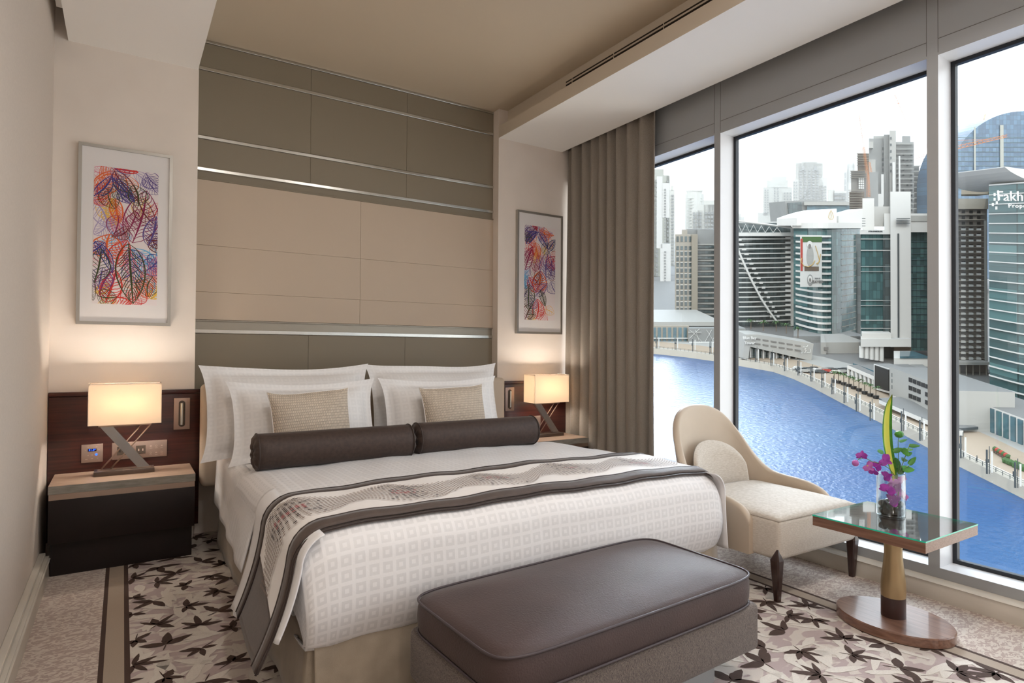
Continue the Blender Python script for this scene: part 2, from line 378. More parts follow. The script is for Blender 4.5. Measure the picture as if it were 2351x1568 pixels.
# dropped soffit along the window with a set-back upper fascia (air slot on it)
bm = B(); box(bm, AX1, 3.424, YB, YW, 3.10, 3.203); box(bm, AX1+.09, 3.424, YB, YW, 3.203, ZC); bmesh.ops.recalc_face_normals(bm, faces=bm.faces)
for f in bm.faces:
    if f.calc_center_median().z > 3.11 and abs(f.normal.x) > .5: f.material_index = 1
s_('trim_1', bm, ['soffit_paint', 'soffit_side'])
bm = B(); box(bm, -.304, .395, YB, YW, 3.10, ZC); box(bm, -.345, -.304, YB, 4.28, 3.18, ZC)
s_('trim_2', bm, 'soffit_paint')
# window wall: fascia above, frame grid, baseboards
ys = [4.6]+[2.862-1.357*i for i in range(5)]   # upper (far) edge of each mullion
bm = B(); box(bm, XW, XW+.25, YB, YA+.1, 2.872, ZC); box(bm, XW-.0, XW+.25, YB, YA+.1, 0, .10); s_('wall_right', bm, 'frame_paint')
bm = B(); box(bm, XL, XL+.045, YB, 4.16, 0, .115, .0); box(bm, XL, XL+.03, YB, 4.16, .115, .135, .004); box(bm, XL, XL+.052, YB, 4.16, .096, .104, .003)
s_('baseboard_left', bm, 'marble')
bm = B(); prism(bm, [(3.48, 0), (3.48, .084), (3.474, .088), (3.484, .096), (3.515, .104), (3.52, .104), (3.52, 0)], YB, YW, axis='y')
o = s_('baseboard_right', bm, 'marble')
mw = .053
spans = []
hi = 4.62
for i in range(6):
    lo = 2.862-1.357*i
    spans.append((lo, hi)); hi = lo-mw
for i, (y0, y1) in enumerate(spans):
    if y0 < YB: y0 = YB+.05
    if y1 <= y0: continue
    bm = B(); z0, z1, xg = .156, 2.787, XW+.155
    # room-side frame face (transom bands), reveal boards
    box(bm, XW, xg+.04, y0-mw, y0, .10, 2.872)            # mullion
    box(bm, XW, xg+.04, y0, y1, .10, z0); box(bm, XW, xg+.04, y0, y1, z1, 2.872)
    for f in bm.faces:
        c = f.calc_center_median()
        f.normal_update()
        if XW+.01 < c.x < xg+.03: f.material_index = 1
    wo = s_('window_%d' % (i+1), bm, ['frame_paint', 'sill_white'])
    bm = B(); g = .020
    box(bm, xg-.012, xg+.02, y0, y0+g, z0, z1); box(bm, xg-.012, xg+.02, y1-g, y1, z0, z1); box(bm, xg-.012, xg+.02, y0+g, y1-g, z0, z0+g); box(bm, xg-.012, xg+.02, y0+g, y1-g, z1-g, z1)
    link('gasket', bm, 'gasket', wo)
    bm = B(); box(bm, xg, xg+.006, y0+g*.5, y1-g*.5, z0+g*.5, z1-g*.5); link('glass_pane', bm, 'window_glass', wo)
# thin dark seams of the fascia boards
bm = B()
for (y0, y1) in spans:
    box(bm, XW-.0012, XW, y0-.001, y0+.001, 2.80, 3.3); box(bm, XW-.0012, XW, y1-.001, y1+.001, 2.80, 3.3); box(bm, XW-.0012, XW, y0, y1, 2.8705, 2.8735)
mat('seam_dark', '6f6c67', .7); s_('trim_3', bm, 'seam_dark')
# linear air vent in the soffit fascia
bm = B(); vx = AX1+.09
vt = thing('air_vent', 'long thin black air slot in the ceiling soffit face above the window side', 'vent', (vx, 0, 3.30))
for k in (0, 1): link('slot', (lambda b: (box(b, -.004, 0, 0, 3.68, -.012-.022*k, .002-.022*k), b)[1])(B()), 'vent_dark', vt)
bm = B()
for i in range(9): box(bm, -.006, 0, 3.6-.46*i, 3.605-.46*i, -.036, .004)
box(bm, -.006, 0, 0, 3.68, -.0215, -.0105); link('divider', bm, 'soffit_side', vt)
for i, (x, y) in enumerate(FILL):  # ceiling rings made up to go with the added fill lights
    bm = B(); lathe(bm, [(.17, ZC-.004), (.175, ZC), (.15, ZC), (.15, ZC-.004), (.17, ZC-.004)], x, y, 32, cap=False)
    tag(link('fill_light_ring', bm, 'soffit_paint'), 'ring of an added, unseen ceiling fill light, '+['front left', 'front right', 'rear left', 'rear right'][i]+' of the four', 'light', 'added fill lights in the ceiling')

# ------------------------------------------------------------------ upholstered feature wall behind the bed
fw = thing('feature_wall_panel', 'tall upholstered wall panel in taupe and beige with steel strips behind the bed', 'wall panel', (0, YA, 0))
def pan(x0, x1, z0, z1, m, d=.014):
    bm = B(); box(bm, x0+.0005, x1-.0005, -d, 0, z0+.0004, z1-.0004, .0012, 1); o = link('leather_panel', bm, m, fw); autosmooth(o); return o
cols = [AX0, 1.155, 1.918, AX1]
for (z0, z1) in ((3.17, 3.335), (2.70, 3.145), (2.48, 2.675), (.35, 1.352)):
    for a, b_ in zip(cols, cols[1:]): pan(a, b_, z0, z1, 'leather_taupe')
cols2 = [AX0, 1.54, AX1]
for (z0, z1) in ((1.952, 2.398), (1.634, 1.952), (1.445, 1.634)):
    for a, b_ in zip(cols2, cols2[1:]): pan(a, b_, z0, z1, 'leather_beige', .02)
for z0, z1 in ((3.335, 3.352), (3.145, 3.168), (2.675, 2.697), (2.458, 2.480), (1.353, 1.380)):
    bm = B(); box(bm, AX0, AX1+.09*(z0 > 3.2), -.022, 0, z0, z1, .002); link('steel_strip', bm, 'steel_strip', fw)
bm = B(); box(bm, AX0, AX1, -.006, 0, 2.405, 2.458); box(bm, AX0, AX1, -.024, 0, 2.398, 2.405); link('recess_band', bm, 'leather_taupe', fw)
bm = B(); box(bm, AX0, AX1, -.008, 0, 1.38, 1.437); box(bm, AX0, AX1, -.024, 0, 1.437, 1.443); link('recess_band', bm, 'band_metal', fw)

# ------------------------------------------------------------------ wood panels, nightstands, plates
def wood_panel(x0, x1, label):
    t = thing('wood_wall_panel', label, 'wall panel', ((x0+x1)/2, YW, 0)); hw_ = (x1-x0)/2
    bobj('panel', (-hw_, hw_, -.030, -.001, .10, .955), 'wenge', t, .002); bobj('top_cap', (-hw_, hw_, -.038, -.001, .957, .982), 'wenge', t, .002)
    return t
wood_panel(XL+.003, .43, 'dark red-brown wood panel behind the left nightstand and its lamp')
wood_panel(2.72, 3.46, 'dark red-brown wood panel behind the right lamp next to the curtain')
def nightstand(cx, label, w_=.705):
    t = thing('nightstand', label, 'nightstand', (cx, 4.096, 0), group=None); hw_ = w_/2
    bm = B(); box(bm, -hw_, hw_, 0, .386, .456, .5015, .0015); bmesh.ops.recalc_face_normals(bm, faces=bm.faces); bm.normal_update()
    for f in bm.faces:
        if f.normal.z < .5: f.material_index = 1
    link('top_slab', bm, ['ash_top', 'ash_edge'], t)
    bobj('metal_reveal', (-hw_+.003, hw_-.003, .006, .38, .424, .4558), 'lamp_metal', t)
    bobj('drawer_front', (-hw_+.002, hw_-.002, .002, .022, .190, .4238), 'wenge_dark', t, .0015)
    bobj('body', (-hw_+.004, hw_-.004, .022, .386, .19, .4238), 'wenge_dark', t)
    bobj('plinth', (-hw_+.01, hw_-.01, .064, .386, 0, .19), 'wenge_dark', t)
    return t
nl = nightstand(.022, 'nightstand with greyish wood slab top left of the bed')
nr = nightstand(3.085, 'nightstand with wood slab top right of the bed beside the curtain', .65)
# wall plates, left
def plate(name, label, cat, x0, x1, z0, z1):
    t = thing(name, label, cat, ((x0+x1)/2, YW-.031, (z0+z1)/2)); bobj('plate', (-(x1-x0)/2, (x1-x0)/2, -.008, 0, -(z1-z0)/2, (z1-z0)/2), 'bronze_plate', t, .0015); return t
RX = Matrix.Rotation(pi/2, 4, 'X')
t = plate('thermostat', 'square bronze room control plate with blue digits left of the lamp', 'thermostat', -.204, -.096, .555, .664)
bobj('display', (-.022, .022, -.0092, -.008, .012, .028), 'display_black', t)
text_mesh('digits', '31.0°', .0145, Matrix.Translation((0, -.0098, .0200)) @ RX, 'display_blue', t, spacing=1.15, bold=.0003)
bm = B(); lathe(bm, [(.006, -.0003), (.006, .0003)], 0, 0, 16); bmesh.ops.transform(bm, matrix=Matrix.Translation((.021, -.0092, -.008)) @ RX, verts=bm.verts); link('power_button', bm, 'display_blue', t)
bm = B()
for x, z, a, b_ in ((-.034, .020, .005, .0015), (.034, .022, .006, .002), (-.02, .038, .005, .0015), (.022, .039, .007, .002), (-.02, -.011, .003, .003), (0, -.010, .004, .003), (-.028, -.033, .012, .0015), (0, -.031, .009, .002), (.028, -.031, .008, .0015), (.036, -.044, .010, .001)):
    box(bm, x-a/2, x+a/2, -.0088, -.008, z-b_/2, z+b_/2)
link('printed_marks', bm, 'mark_pale', t)
def socket_plate(x0, label, flip=False, w_=.295):
    t = plate('socket_plate', label, 'socket', x0, x0+w_, .560, .664)
    for k, xx in enumerate((-.095, .004)):
        bm = B(); box(bm, xx-.026, xx+.026, -.0095, -.008, -.026, .026, .001); s = link('socket', bm, 'dark_socket', t)
        bm = B()
        for dx in (-.011, .011): box(bm, xx+dx-.0025, xx+dx+.0025, -.0105, -.0092, -.008, .006)
        link('contact', bm, 'mark_pale' if k else 'display_black', s)
    bm = B()
    for r in (0, 1):
        for c in range(3):
            X, Z = .058+.030*c, .018-.042*r
            tube(bm, [(X+.005*cos(a*pi/4), -.0086, Z+.005*sin(a*pi/4)) for a in range(8)], .0007, 4, closed=True) if (r+c) % 2 else box(bm, X-.005, X+.005, -.009, -.008, Z-.002, Z+.002)
            box(bm, X-.007, X+.007, -.009, -.008, Z-.014, Z-.0125)
    link('printed_marks', bm, 'mark_pale', t); return t
socket_plate(-.050, 'long bronze plate with two sockets and printed symbols behind the left lamp')
plate('socket_plate', 'bronze wall plate half hidden behind the right lamp stand', 'socket', 2.86, 3.02, .56, .665)
plate('socket_plate', 'narrow bronze wall plate right of the right lamp stand', 'socket', 3.055, 3.17, .56, .665)
def reading_light(x0, label):
    t = plate('reading_light', label, 'reading light', x0, x0+.092, .724, .927)
    bm = B(); prism(bm, [(.019*cos(a)*1.0, .066*(1 if sin(a) > 0 else -1)+.019*sin(a)) for a in [i*pi/12+.01 for i in range(24)]], -.0095, -.0078, axis='y'); link('recess', bm, 'dark_socket', t)
    bm = B(); lathe(bm, [(.004, -.075), (.0125, -.070), (.0125, .070), (.004, .075)], 0, -.016, 20); o = link('light_tube', bm, 'steel_strip', t); autosmooth(o)
    return t
reading_light(.280, 'upright recessed reading light with metal tube left of the headboard')
reading_light(2.795, 'recessed reading light half hidden behind the right pillows')

# ------------------------------------------------------------------ table lamps
def table_lamp(cx, cy, label):
    t = thing('table_lamp', label, 'lamp', (cx, cy, .5015), group=None)
    bobj('base', (-.152, .152, -.055, .055, 0, .026), 'lamp_base_dark', t, .001)
    bobj('base_plate', (-.135, .135, -.020, .020, .0262, .031), 'lamp_metal', t)
    bm = B(); prism(bm, [(-.125, .282), (-.062, .282), (.128, .031), (.065, .031)], -.013, .013, axis='y'); link('flat_bar', bm, 'lamp_steel', t)
    for d in (0, .048):
        bm = B(); tube(bm, [(-.118+d, -.0, .031), (.082+d, 0, .282)], .0042, 8); o = link('thin_rod', bm, 'lamp_metal', t, smooth=True)
    bobj('top_bar', (-.134, .134, -.016, .016, .282, .295), 'lamp_metal', t, .001)
    # shade: thin cloth walls, open top and bottom
    bm = B(); W2, D2, z0, z1, th = .183, .085, .298, .540, .002
    for (a, b_, c, d) in ((-W2, W2, -D2, -D2+th), (-W2, W2, D2-th, D2), (-W2, -W2+th, -D2+th, D2-th), (W2-th, W2, -D2+th, D2-th)): box(bm, a, b_, c, d, z0, z1)
    sh = link('lamp_shade', bm, 'shade_cloth', t)
    bm = B(); z = z1-.004
    for (a, b_, c, d) in ((-W2+.002, W2-.002, -D2+.003, -D2+.006), (-W2+.002, W2-.002, D2-.006, D2-.003), (-W2+.003, -W2+.006, -D2, D2), (W2-.006, W2-.003, -D2, D2), (-W2+.003, W2-.003, -.002, .002)): box(bm, a, b_, c, d, z-.003, z)
    link('shade_frame', bm, 'lamp_metal', sh)
    for sx_ in (-.06, .06):
        bm = B(); bmesh.ops.create_icosphere(bm, subdivisions=2, radius=.022, matrix=Matrix.Translation((sx_, 0, .425))); link('bulb', bm, 'bulb_glow', t, smooth=True)
        light('bulb_lamp', 'POINT', (sx_, 0, .425), 17, (1, .91, .82), .024, parent=t)
    return t
mat('bulb_glow', 'ffe2b0', .5, emit=16, ecol='ffdcb0')
table_lamp(.017, 4.325, 'table lamp with crossed bars and glowing white shade left of the bed')
table_lamp(3.135, 4.345, 'table lamp with crossed bars and glowing white shade beside the curtain')

# ------------------------------------------------------------------ pictures
def picture(x0, x1, z0, z1, strokes, label, bare=False):
    t = thing('framed_picture', label, 'picture', ((x0+x1)/2, YW, (z0+z1)/2)); W2, H2 = (x1-x0)/2, (z1-z0)/2; f = .018
    bm = B()
    for e in ((-W2, W2, H2-f, H2), (-W2, W2, -H2, -H2+f), (-W2, -W2+f, -H2+f, H2-f), (W2-f, W2, -H2+f, H2-f)): box(bm, e[0], e[1], -.032, -.001, e[2], e[3])
    link('frame', bm, 'satin_frame', t)
    bobj('mount', (-W2+f, W2-f, -.022, -.012, -H2+f, H2-f), 'mount', t)
    aw, ah = .170, .423
    bm = B(); box(bm, -aw, aw, -.0235, -.0221, -ah, ah)
    cols_ = list(strokes.keys()); y0 = [-.0236]
    def ribbon(pts, wd, mi):
        y0[0] -= 4e-7
        pts = [Vector(p_) for p_ in pts]
        L_ = []
        for i, p in enumerate(pts):
            d = (pts[min(i+1, len(pts)-1)]-pts[max(i-1, 0)]); d = Vector((d.x*aw, d.y*ah)); d = d.normalized() if d.length > 1e-6 else Vector((1, 0)); nn = Vector((-d.y, d.x))*wd*(.4+.6*sin(pi*min(.97, max(.03, i/(len(pts)-1)))))
            q = Vector((p.x*aw, p.y*ah)); cl_ = lambda v: (max(-aw, min(aw, v.x)), y0[0], max(-ah, min(ah, v.y)))
            L_.append((bm.verts.new(cl_(q+nn)), bm.verts.new(cl_(q-nn))))
        for a, b_ in zip(L_, L_[1:]):
            if all(abs(v.co.x) >= aw-1e-5 or abs(v.co.z) >= ah-1e-5 for v in (*a, *b_)): continue
            try:
                fc = bm.faces.new((a[0], a[1], b_[1], b_[0])); fc.material_index = mi
            except Exception: pass
    Rp = random.Random(3)
    fill = {c: [] for c in cols_}
    for k in range(46):
        c = cols_[(k*5+k//3) % len(cols_)]; x, y, a = -1.05+2.1*Rp.random(), -1+2*((k+.5)/46), Rp.uniform(0, 2*pi)
        if bare and x > .2 and y < -.35: continue
        fill[c].append((x-.3*cos(a), y-.16*sin(a), x+.3*cos(a), y+.16*sin(a), Rp.uniform(.2, .4), Rp.randint(6, 10), Rp.uniform(.0016, .0028)))
    for ci, cname in enumerate(cols_):
        for (bx, by, tx, ty, wd, nv, th) in fill[cname]+strokes[cname]:
            b0, t0 = Vector((bx, by)), Vector((tx, ty)); ax = t0-b0; asp = ah/aw
            axp = Vector((ax.x, ax.y*asp)); pn = Vector((-axp.y, axp.x)).normalized(); pn = Vector((pn.x, pn.y/asp))
            bend = Rp.uniform(-.12, .12)
            def S(u, v):   # u along the leaf, v across -1..1
                c = b0+ax*u+pn*(bend*sin(pi*u)); return c+pn*(v*wd*(sin(pi*min(1, u**.85)))**.75)
            ribbon([S(i/12, 0) for i in range(13)], th*1.5, ci+1)
            for sd_ in (-1, 1):
                ribbon([S(i/14, sd_) for i in range(15)], th, ci+1)
                for k in range(nv):
                    u = .06+.8*k/nv; u2 = min(.98, u+.22+Rp.uniform(-.03, .03))
                    ribbon([S(u+(u2-u)*q/5, sd_*(q/5)*(.96)) + Vector((0, .01*sin(q*1.3))) for q in range(6)], th*.6, ci+1)
    link('artwork', bm, ['art_paper']+['ink_'+c for c in cols_], t)
    return t
for c, v in dict(brown='6e2a2c', plum='8d2350', violet='5c4a8a', orange='e2692e', red='d23a30', green='3e4526', blue='6fb4dc', pink='dc8a9c', yellow='e8bd56', lilac='a99ac0', indigo='3f3f86').items(): mat('ink_'+c, v, .8)
# each leaf: base x,y  tip x,y (-1..1), half width, veins, line thickness
artL = dict(yellow=[(-.45, .55, -.25, .1, .18, 6, .006), (.8, -.9, 1, -.7, .2, 5, .005), (-.9, -.85, -.5, -.7, .15, 4, .005)],
 lilac=[(.2, .98, 1, .72, .22, 8, .0022), (-1, .5, -.55, .1, .38, 8, .003), (-.5, .25, -.3, -.0, .2, 5, .003)],
 blue=[(.15, -.18, 1, -.55, .34, 9, .0045), (.3, -.5, .9, -.8, .3, 6, .003)], pink=[(.1, -.15, .95, -.75, .4, 9, .0028), (-.3, .45, -.1, -.1, .25, 8, .003), (-.2, -.15, .2, -.55, .25, 6, .003)],
 orange=[(-.5, -.35, -.5, .02, .5, 8, .0045), (-.95, .62, -.4, .95, .35, 7, .0035), (-.35, .55, -.2, .2, .2, 6, .004)],
 red=[(-.3, -.45, .05, -.05, .33, 8, .0035), (-.6, -.98, -.3, -.5, .32, 8, .0045), (-.4, -1, .2, -.98, .3, 5, .004), (.35, .98, -.4, .98, .1, 4, .004)],
 plum=[(.2, -.08, .62, .72, .55, 10, .0035), (-.8, -.9, -.3, -.45, .25, 7, .0025)], brown=[(-.4, .95, .35, .55, .28, 10, .003), (.35, .6, .95, .2, .3, 6, .0025)],
 indigo=[(-1, .55, -.45, .88, .2, 8, .003), (-.45, .85, .25, .52, .17, 9, .0032), (-.95, -.1, -.4, -.55, .16, 7, .0028)], violet=[(.7, -.1, .95, .35, .32, 8, .0035), (-.2, .7, .1, .5, .15, 5, .003)],
 green=[(.08, -.1, .25, -.98, .46, 12, .0038), (-.95, -.7, -.75, -.2, .35, 8, .003)])
artR = dict(yellow=[(.3, -.75, .95, -.85, .25, 4, .002), (-.2, .5, .0, .3, .2, 5, .005)], lilac=[(.0, .4, .4, .05, .35, 8, .003), (.8, .9, -.1, .7, .2, 8, .004)],
 blue=[(-.95, -.05, -.9, -.35, .2, 6, .005)], pink=[(.0, .55, -.4, -.0, .35, 9, .003), (-1, .5, -.6, .25, .25, 6, .003)],
 orange=[(-.2, -.4, .05, .05, .45, 9, .0055), (-.3, .65, -.1, .3, .25, 7, .004), (-.1, .95, .9, .85, .15, 7, .003)], red=[(-.7, -.1, -.25, -.42, .3, 7, .004), (-.25, -.98, -.15, -.55, .38, 9, .004), (.5, .42, .95, .1, .25, 8, .003), (-.5, 1, -.2, .9, .1, 3, .005)],
 plum=[(-.95, .05, -.5, .55, .28, 8, .004), (.4, .1, .95, .4, .35, 9, .0028)], brown=[(-.95, .65, -.2, .98, .3, 9, .003), (-.95, -1, -.5, -.65, .35, 7, .0035)],
 indigo=[(-.9, .6, -.15, .88, .2, 9, .0045), (-.15, .88, .5, .55, .22, 8, .0035), (.5, .5, 1, .75, .2, 5, .003)], violet=[(.4, -.15, .55, .5, .4, 9, .003), (-.3, -.5, .5, -.2, .25, 8, .003), (.3, .2, .9, -.1, .35, 6, .003)],
 green=[(-.7, -.25, -.7, -.8, .38, 11, .004), (.0, -.35, .35, -.7, .18, 8, .003)])
picture(-.243, .255, 1.392, 2.493, artL, 'silver framed picture of coloured leaf drawings above the left lamp')
picture(2.915, 3.415, 1.400, 2.493, artR, 'silver framed picture of coloured leaf drawings beside the curtain', True)

# ------------------------------------------------------------------ curtain
def curtain():
    bm = B(); y0, y1, N = 3.36, 4.505, 230
    R_ = random.Random(5); ph = [R_.uniform(0, 6) for _ in range(6)]
    def f(u, v):
        z = 3.18-v*3.165; k = v; yy = y0+(y1-y0)*u
        a = 2*pi*(8.2*u+.45*sin(5*u+ph[0])+.22*sin(9*u+ph[1])*(k-.3))
        amp = .030*(.5+.5*sin(7*u+ph[2])**2)+.006*(1-k)
        xx = 3.472+amp*sin(a)+.006*sin(3.1*a*.37+ph[3]+k*2)
        yy += .012*cos(a)*k+.008*sin(4*k+ph[4]+6*u)
        return (xx, yy, z)
    grid(bm, f, N, 40); o = link('curtain', bm, 'curtain_cloth', smooth=True); mod(o, 'SOLIDIFY', thickness=.003)
    return tag(o, 'floor length taupe curtain drawn back at the corner of the window', 'curtain')
curtain()

# ------------------------------------------------------------------ bed
bed = thing('bed', 'large upholstered bed with beige headboard and pleated skirt under white bedding', 'bed', (1.57, 4.40, 0))
def hb(u, v): pass
bm = B(); box(bm, -1.145, 1.145, -.055, .055, .36, 1.020, .035, 5); o = link('headboard', bm, 'headboard_fabric', bed); autosmooth(o, 60)
bm = B(); box(bm, -1.00, 1.00, -2.26, -.06, .06, .30); link('bed_base', bm, 'skirt_fabric', bed)
bm = B(); box(bm, -1.035, 1.035, -2.27, -.06, .30, .585, .07, 6); o = link('mattress', bm, 'pillow_sheet', bed); autosmooth(o, 60)
# skirt with corner pleat
bm = B(); pts = []
X0, X1, Yf, Yh = -1.03, 1.03, -2.315, -.1
def runp(a, b_, n_): return [Vector(a).lerp(Vector(b_), i/n_) for i in range(n_)]
path = runp((X0, Yh), (X0, Yf+.02), 40)+[Vector((X0, Yf+.01)), Vector((X0+.02, Yf+.03)), Vector((X0+.012, Yf))]+runp((X0+.02, Yf), (X1-.02, Yf), 40)+[Vector((X1-.012, Yf)), Vector((X1-.02, Yf+.03)), Vector((X1, Yf+.01))]+runp((X1, Yf+.02), (X1, Yh), 40)
def sk(i, v):
    p = path[i]; c = Vector((0, -1.2)); d = (p-c); d = Vector((d.x, 0)) if abs(p.x) > 1.02 else Vector((0, d.y)); d.normalize()
    o_ = v*.022+.004*sin(i*1.1)*v; return (p.x+d.x*o_, p.y+d.y*o_, .30-.292*v)
V = [[bm.verts.new(sk(i, j/6)) for j in range(7)] for i in range(len(path))]
for i in range(len(path)-1):
    for j in range(6): bm.faces.new((V[i][j], V[i+1][j], V[i+1][j+1], V[i][j+1]))
o = link('bed_skirt', bm, 'skirt_fabric', bed, smooth=True); mod(o, 'SOLIDIFY', thickness=.003)

# duvet surface
XC, HW, YF, YH, ZT = 1.555, 1.05, 2.055, 3.50, .628
RC = .10; RT = .12
def wrinkle(x, y): return .0035*sin(9*x+7*y)+.002*sin(23*x-11*y)+.002*sin(17*y+3*x)
def crownz(x, y): return .016*(1-(min(abs(x), HW-.1)/HW)**2)+.010*sin(pi*min(1, max(0, (y-YF)/(YH-YF))))-.022*(y-YF)/(YH-YF)
def SURF(s, y, off=0):
    """across the bed: s metres from the centre line measured over the cloth"""
    a = abs(s); sg = 1 if s >= 0 else -1; flat = HW-RC
    if a <= flat: x, z, nx, nz = a, 0, 0, 1
    elif a <= flat+RC*pi/2:
        t = (a-flat)/RC; x, z = flat+RC*sin(t), -RC*(1-cos(t)); nx, nz = sin(t), cos(t)
    else:
        d = a-flat-RC*pi/2; x, z = HW+(.16*d+.58*d*d)*(.8+.2*sin(y*3.2+1))*(1 if s < 0 else .2), -RC-d; nx, nz = 1, .1
    k = 1 if a <= flat else max(0, 1-(a-flat)/.3)
    drop = 0
    if y < YF+RT: q = min(RT, YF+RT-y); drop = RT-sqrt(RT*RT-q*q)
    cz = (crownz(sg*x, y)+wrinkle(sg*x, y))*(1-drop/.385)*k
    return Vector((XC+sg*(x+nx*off), y, ZT+z*(1-drop/.385*.9)+cz-drop+nz*off))
def uvmap(o, fn):
    me = o.data; uv = me.uv_layers.new(name='UVMap')
    for p in me.polygons:
        for li in p.loop_indices: uv.data[li].uv = fn(me.vertices[me.loops[li].vertex_index].co, p)
duv = thing('duvet', 'white duvet with small woven squares covering the bed', 'duvet', (XC, 2.8, 0))
# body: top, rolled foot edge and tucked foot face
def duvet_body():
    bm = B(); prof = []
    rt = .12
    # profile along the length, from the head end over the top and down the foot face
    for i in range(34):
        yy = YH-(YH-(YF+rt))*i/33; prof.append((yy, 0))
    for i in range(1, 11):
        t = i/10*pi/2; prof.append((YF+rt-rt*sin(t), -rt*(1-cos(t))))
    for i in range(1, 13):
        d = i/12*.265; prof.append((YF-.014*sin(pi*i/12)+.03*(i/12)**3, -rt-d))
    for i in range(1, 5): prof.append((YF+.03+.03*i, -rt-.265-.012*sin(i/4*pi/2)))
    uvl = bm.loops.layers.uv.new('UVMap'); ns = 76; Vv = []; UVs = []
    cum = 0; prev = None
    for (yy, dz) in prof:
        if prev: cum += math.hypot(yy-prev[0], dz-prev[1])
        prev = (yy, dz); row = []; ru = []
        for k in range(ns+1):
            q = -1+2*k/ns; e = max(0, abs(q)-.9)/.1
            fl = HW-.10
            if abs(q) <= .86: x = q/.86*fl; zz2 = 0; arc = abs(x)
            else:
                t = (abs(q)-.86)/.14
                if t <= .5: th = t/.5*pi/2; x = (fl+.10*sin(th)); zz2 = -.10*(1-cos(th)); arc = fl+.1*th
                else: dd = (t-.5)/.5*.20; x = fl+.10-.01*sin(pi*dd/.2); zz2 = -.10-dd; arc = fl+.157+dd
                x = x if q > 0 else -x
            cz = crownz(x, yy); wr = wrinkle(x, yy)
            # combine side roll and foot drop: take the lower, bounded
            if dz == 0: z = ZT+zz2+cz+wr; Y = yy
            else:
                frac = min(1, (-dz)/.385); z = ZT+dz+cz*(1-frac)+wr*(1-frac)+zz2*(1-frac)*.9; Y = yy+.05*(max(0, abs(q)-.80)/.2)**3+wr*.8*frac
                x = x*(1-.02*frac*(abs(q) > .86)) - (0 if abs(q) < .9 else .0)
            # head end puffs down to the mattress
            z -= .03*max(0, 1-(YH-yy)/.06)**2 if dz == 0 else 0
            row.append(bm.verts.new((x, Y-2.8, z))); ru.append((arc if x >= 0 else -arc, cum))
        Vv.append(row); UVs.append(ru)
    for i in range(len(Vv)-1):
        for k in range(ns):
            fc = bm.faces.new((Vv[i][k], Vv[i][k+1], Vv[i+1][k+1], Vv[i+1][k]))
            for lp, (a, b_) in zip(fc.loops, ((i, k), (i, k+1), (i+1, k+1), (i+1, k))): lp[uvl].uv = UVs[a][b_]
    o = link('cover', bm, 'damask', duv, smooth=True); mod(o, 'SOLIDIFY', thickness=.008, offset=0)
duvet_body()
def drape(name, m, parent, y0, y1, side, s0, s1, off, py, wave=.006, slant=0, pinch=0):
    bm = B(); uvl = bm.loops.layers.uv.new('UVMap'); nu, nv = 30, 22; Vv = []
    for i in range(nu+1):
        row = []
        for j in range(nv+1):
            u, v = i/nu, j/nv; yy = y0+(y1-y0)*u; s = s0+(s1+slant*u-s0)*v
            p = SURF(side*s, max(yy, YF+.13), off); p.y = yy-pinch*v*v
            wv = wave*sin(yy*21+2*v)*v; p.x += side*wv
            row.append((bm.verts.new((p.x-parent.location.x, p.y-parent.location.y, p.z)), (side*s, yy)))
        Vv.append(row)
    for i in range(nu):
        for j in range(nv):
            q = (Vv[i][j], Vv[i+1][j], Vv[i+1][j+1], Vv[i][j+1]); fc = bm.faces.new([a[0] for a in q])
            for lp, a in zip(fc.loops, q): lp[uvl].uv = a[1]
    o = link(name, bm, m, parent, smooth=True); mod(o, 'SOLIDIFY', thickness=.006); return o
drape('side_drape', 'linen_sheet', duv, 2.05, 2.86, -1, .98, 1.33, .008, 0, .008, slant=.17)
drape('side_drape', 'linen_sheet', duv, 2.05, 3.0, 1, .98, 1.40, .008, 0)
sheet = thing('bed_sheet', 'white sheet hanging over the mattress edge near the headboard', 'sheet', (XC, 3.6, 0))
def sh_s():
    for side in (-1, 1):
        bm = B(); uvl = bm.loops.layers.uv.new('UVMap'); nu, nv = 30, 16; Vv = []
        for i in range(nu+1):
            row = []
            for j in range(nv+1):
                u, v = i/nu, j/nv; yy = 2.90+1.40*u; d = v
                x = HW-.09+.085*sin(min(1, d*3)*pi/2)+(.10*max(0, d-.33))*(1-u*.8); z = .588-.06*(1-cos(min(1, d*3)*pi/2))-(.30-.04*u)*max(0, d-.33)*1.3
                row.append((bm.verts.new((side*(x+.006*sin(yy*17)*v), yy-3.6, z)), (x, yy)))
            Vv.append(row)
        for i in range(nu):
            for j in range(nv):
                q = (Vv[i][j], Vv[i+1][j], Vv[i+1][j+1], Vv[i][j+1]); fc = bm.faces.new([a[0] for a in q])
                for lp, a in zip(fc.loops, q): lp[uvl].uv = (a[1][0]+.3*lp.vert.co.z, a[1][1])
        o = link('side_drape', bm, 'damask', sheet, smooth=True); mod(o, 'SOLIDIFY', thickness=.004)
sh_s()
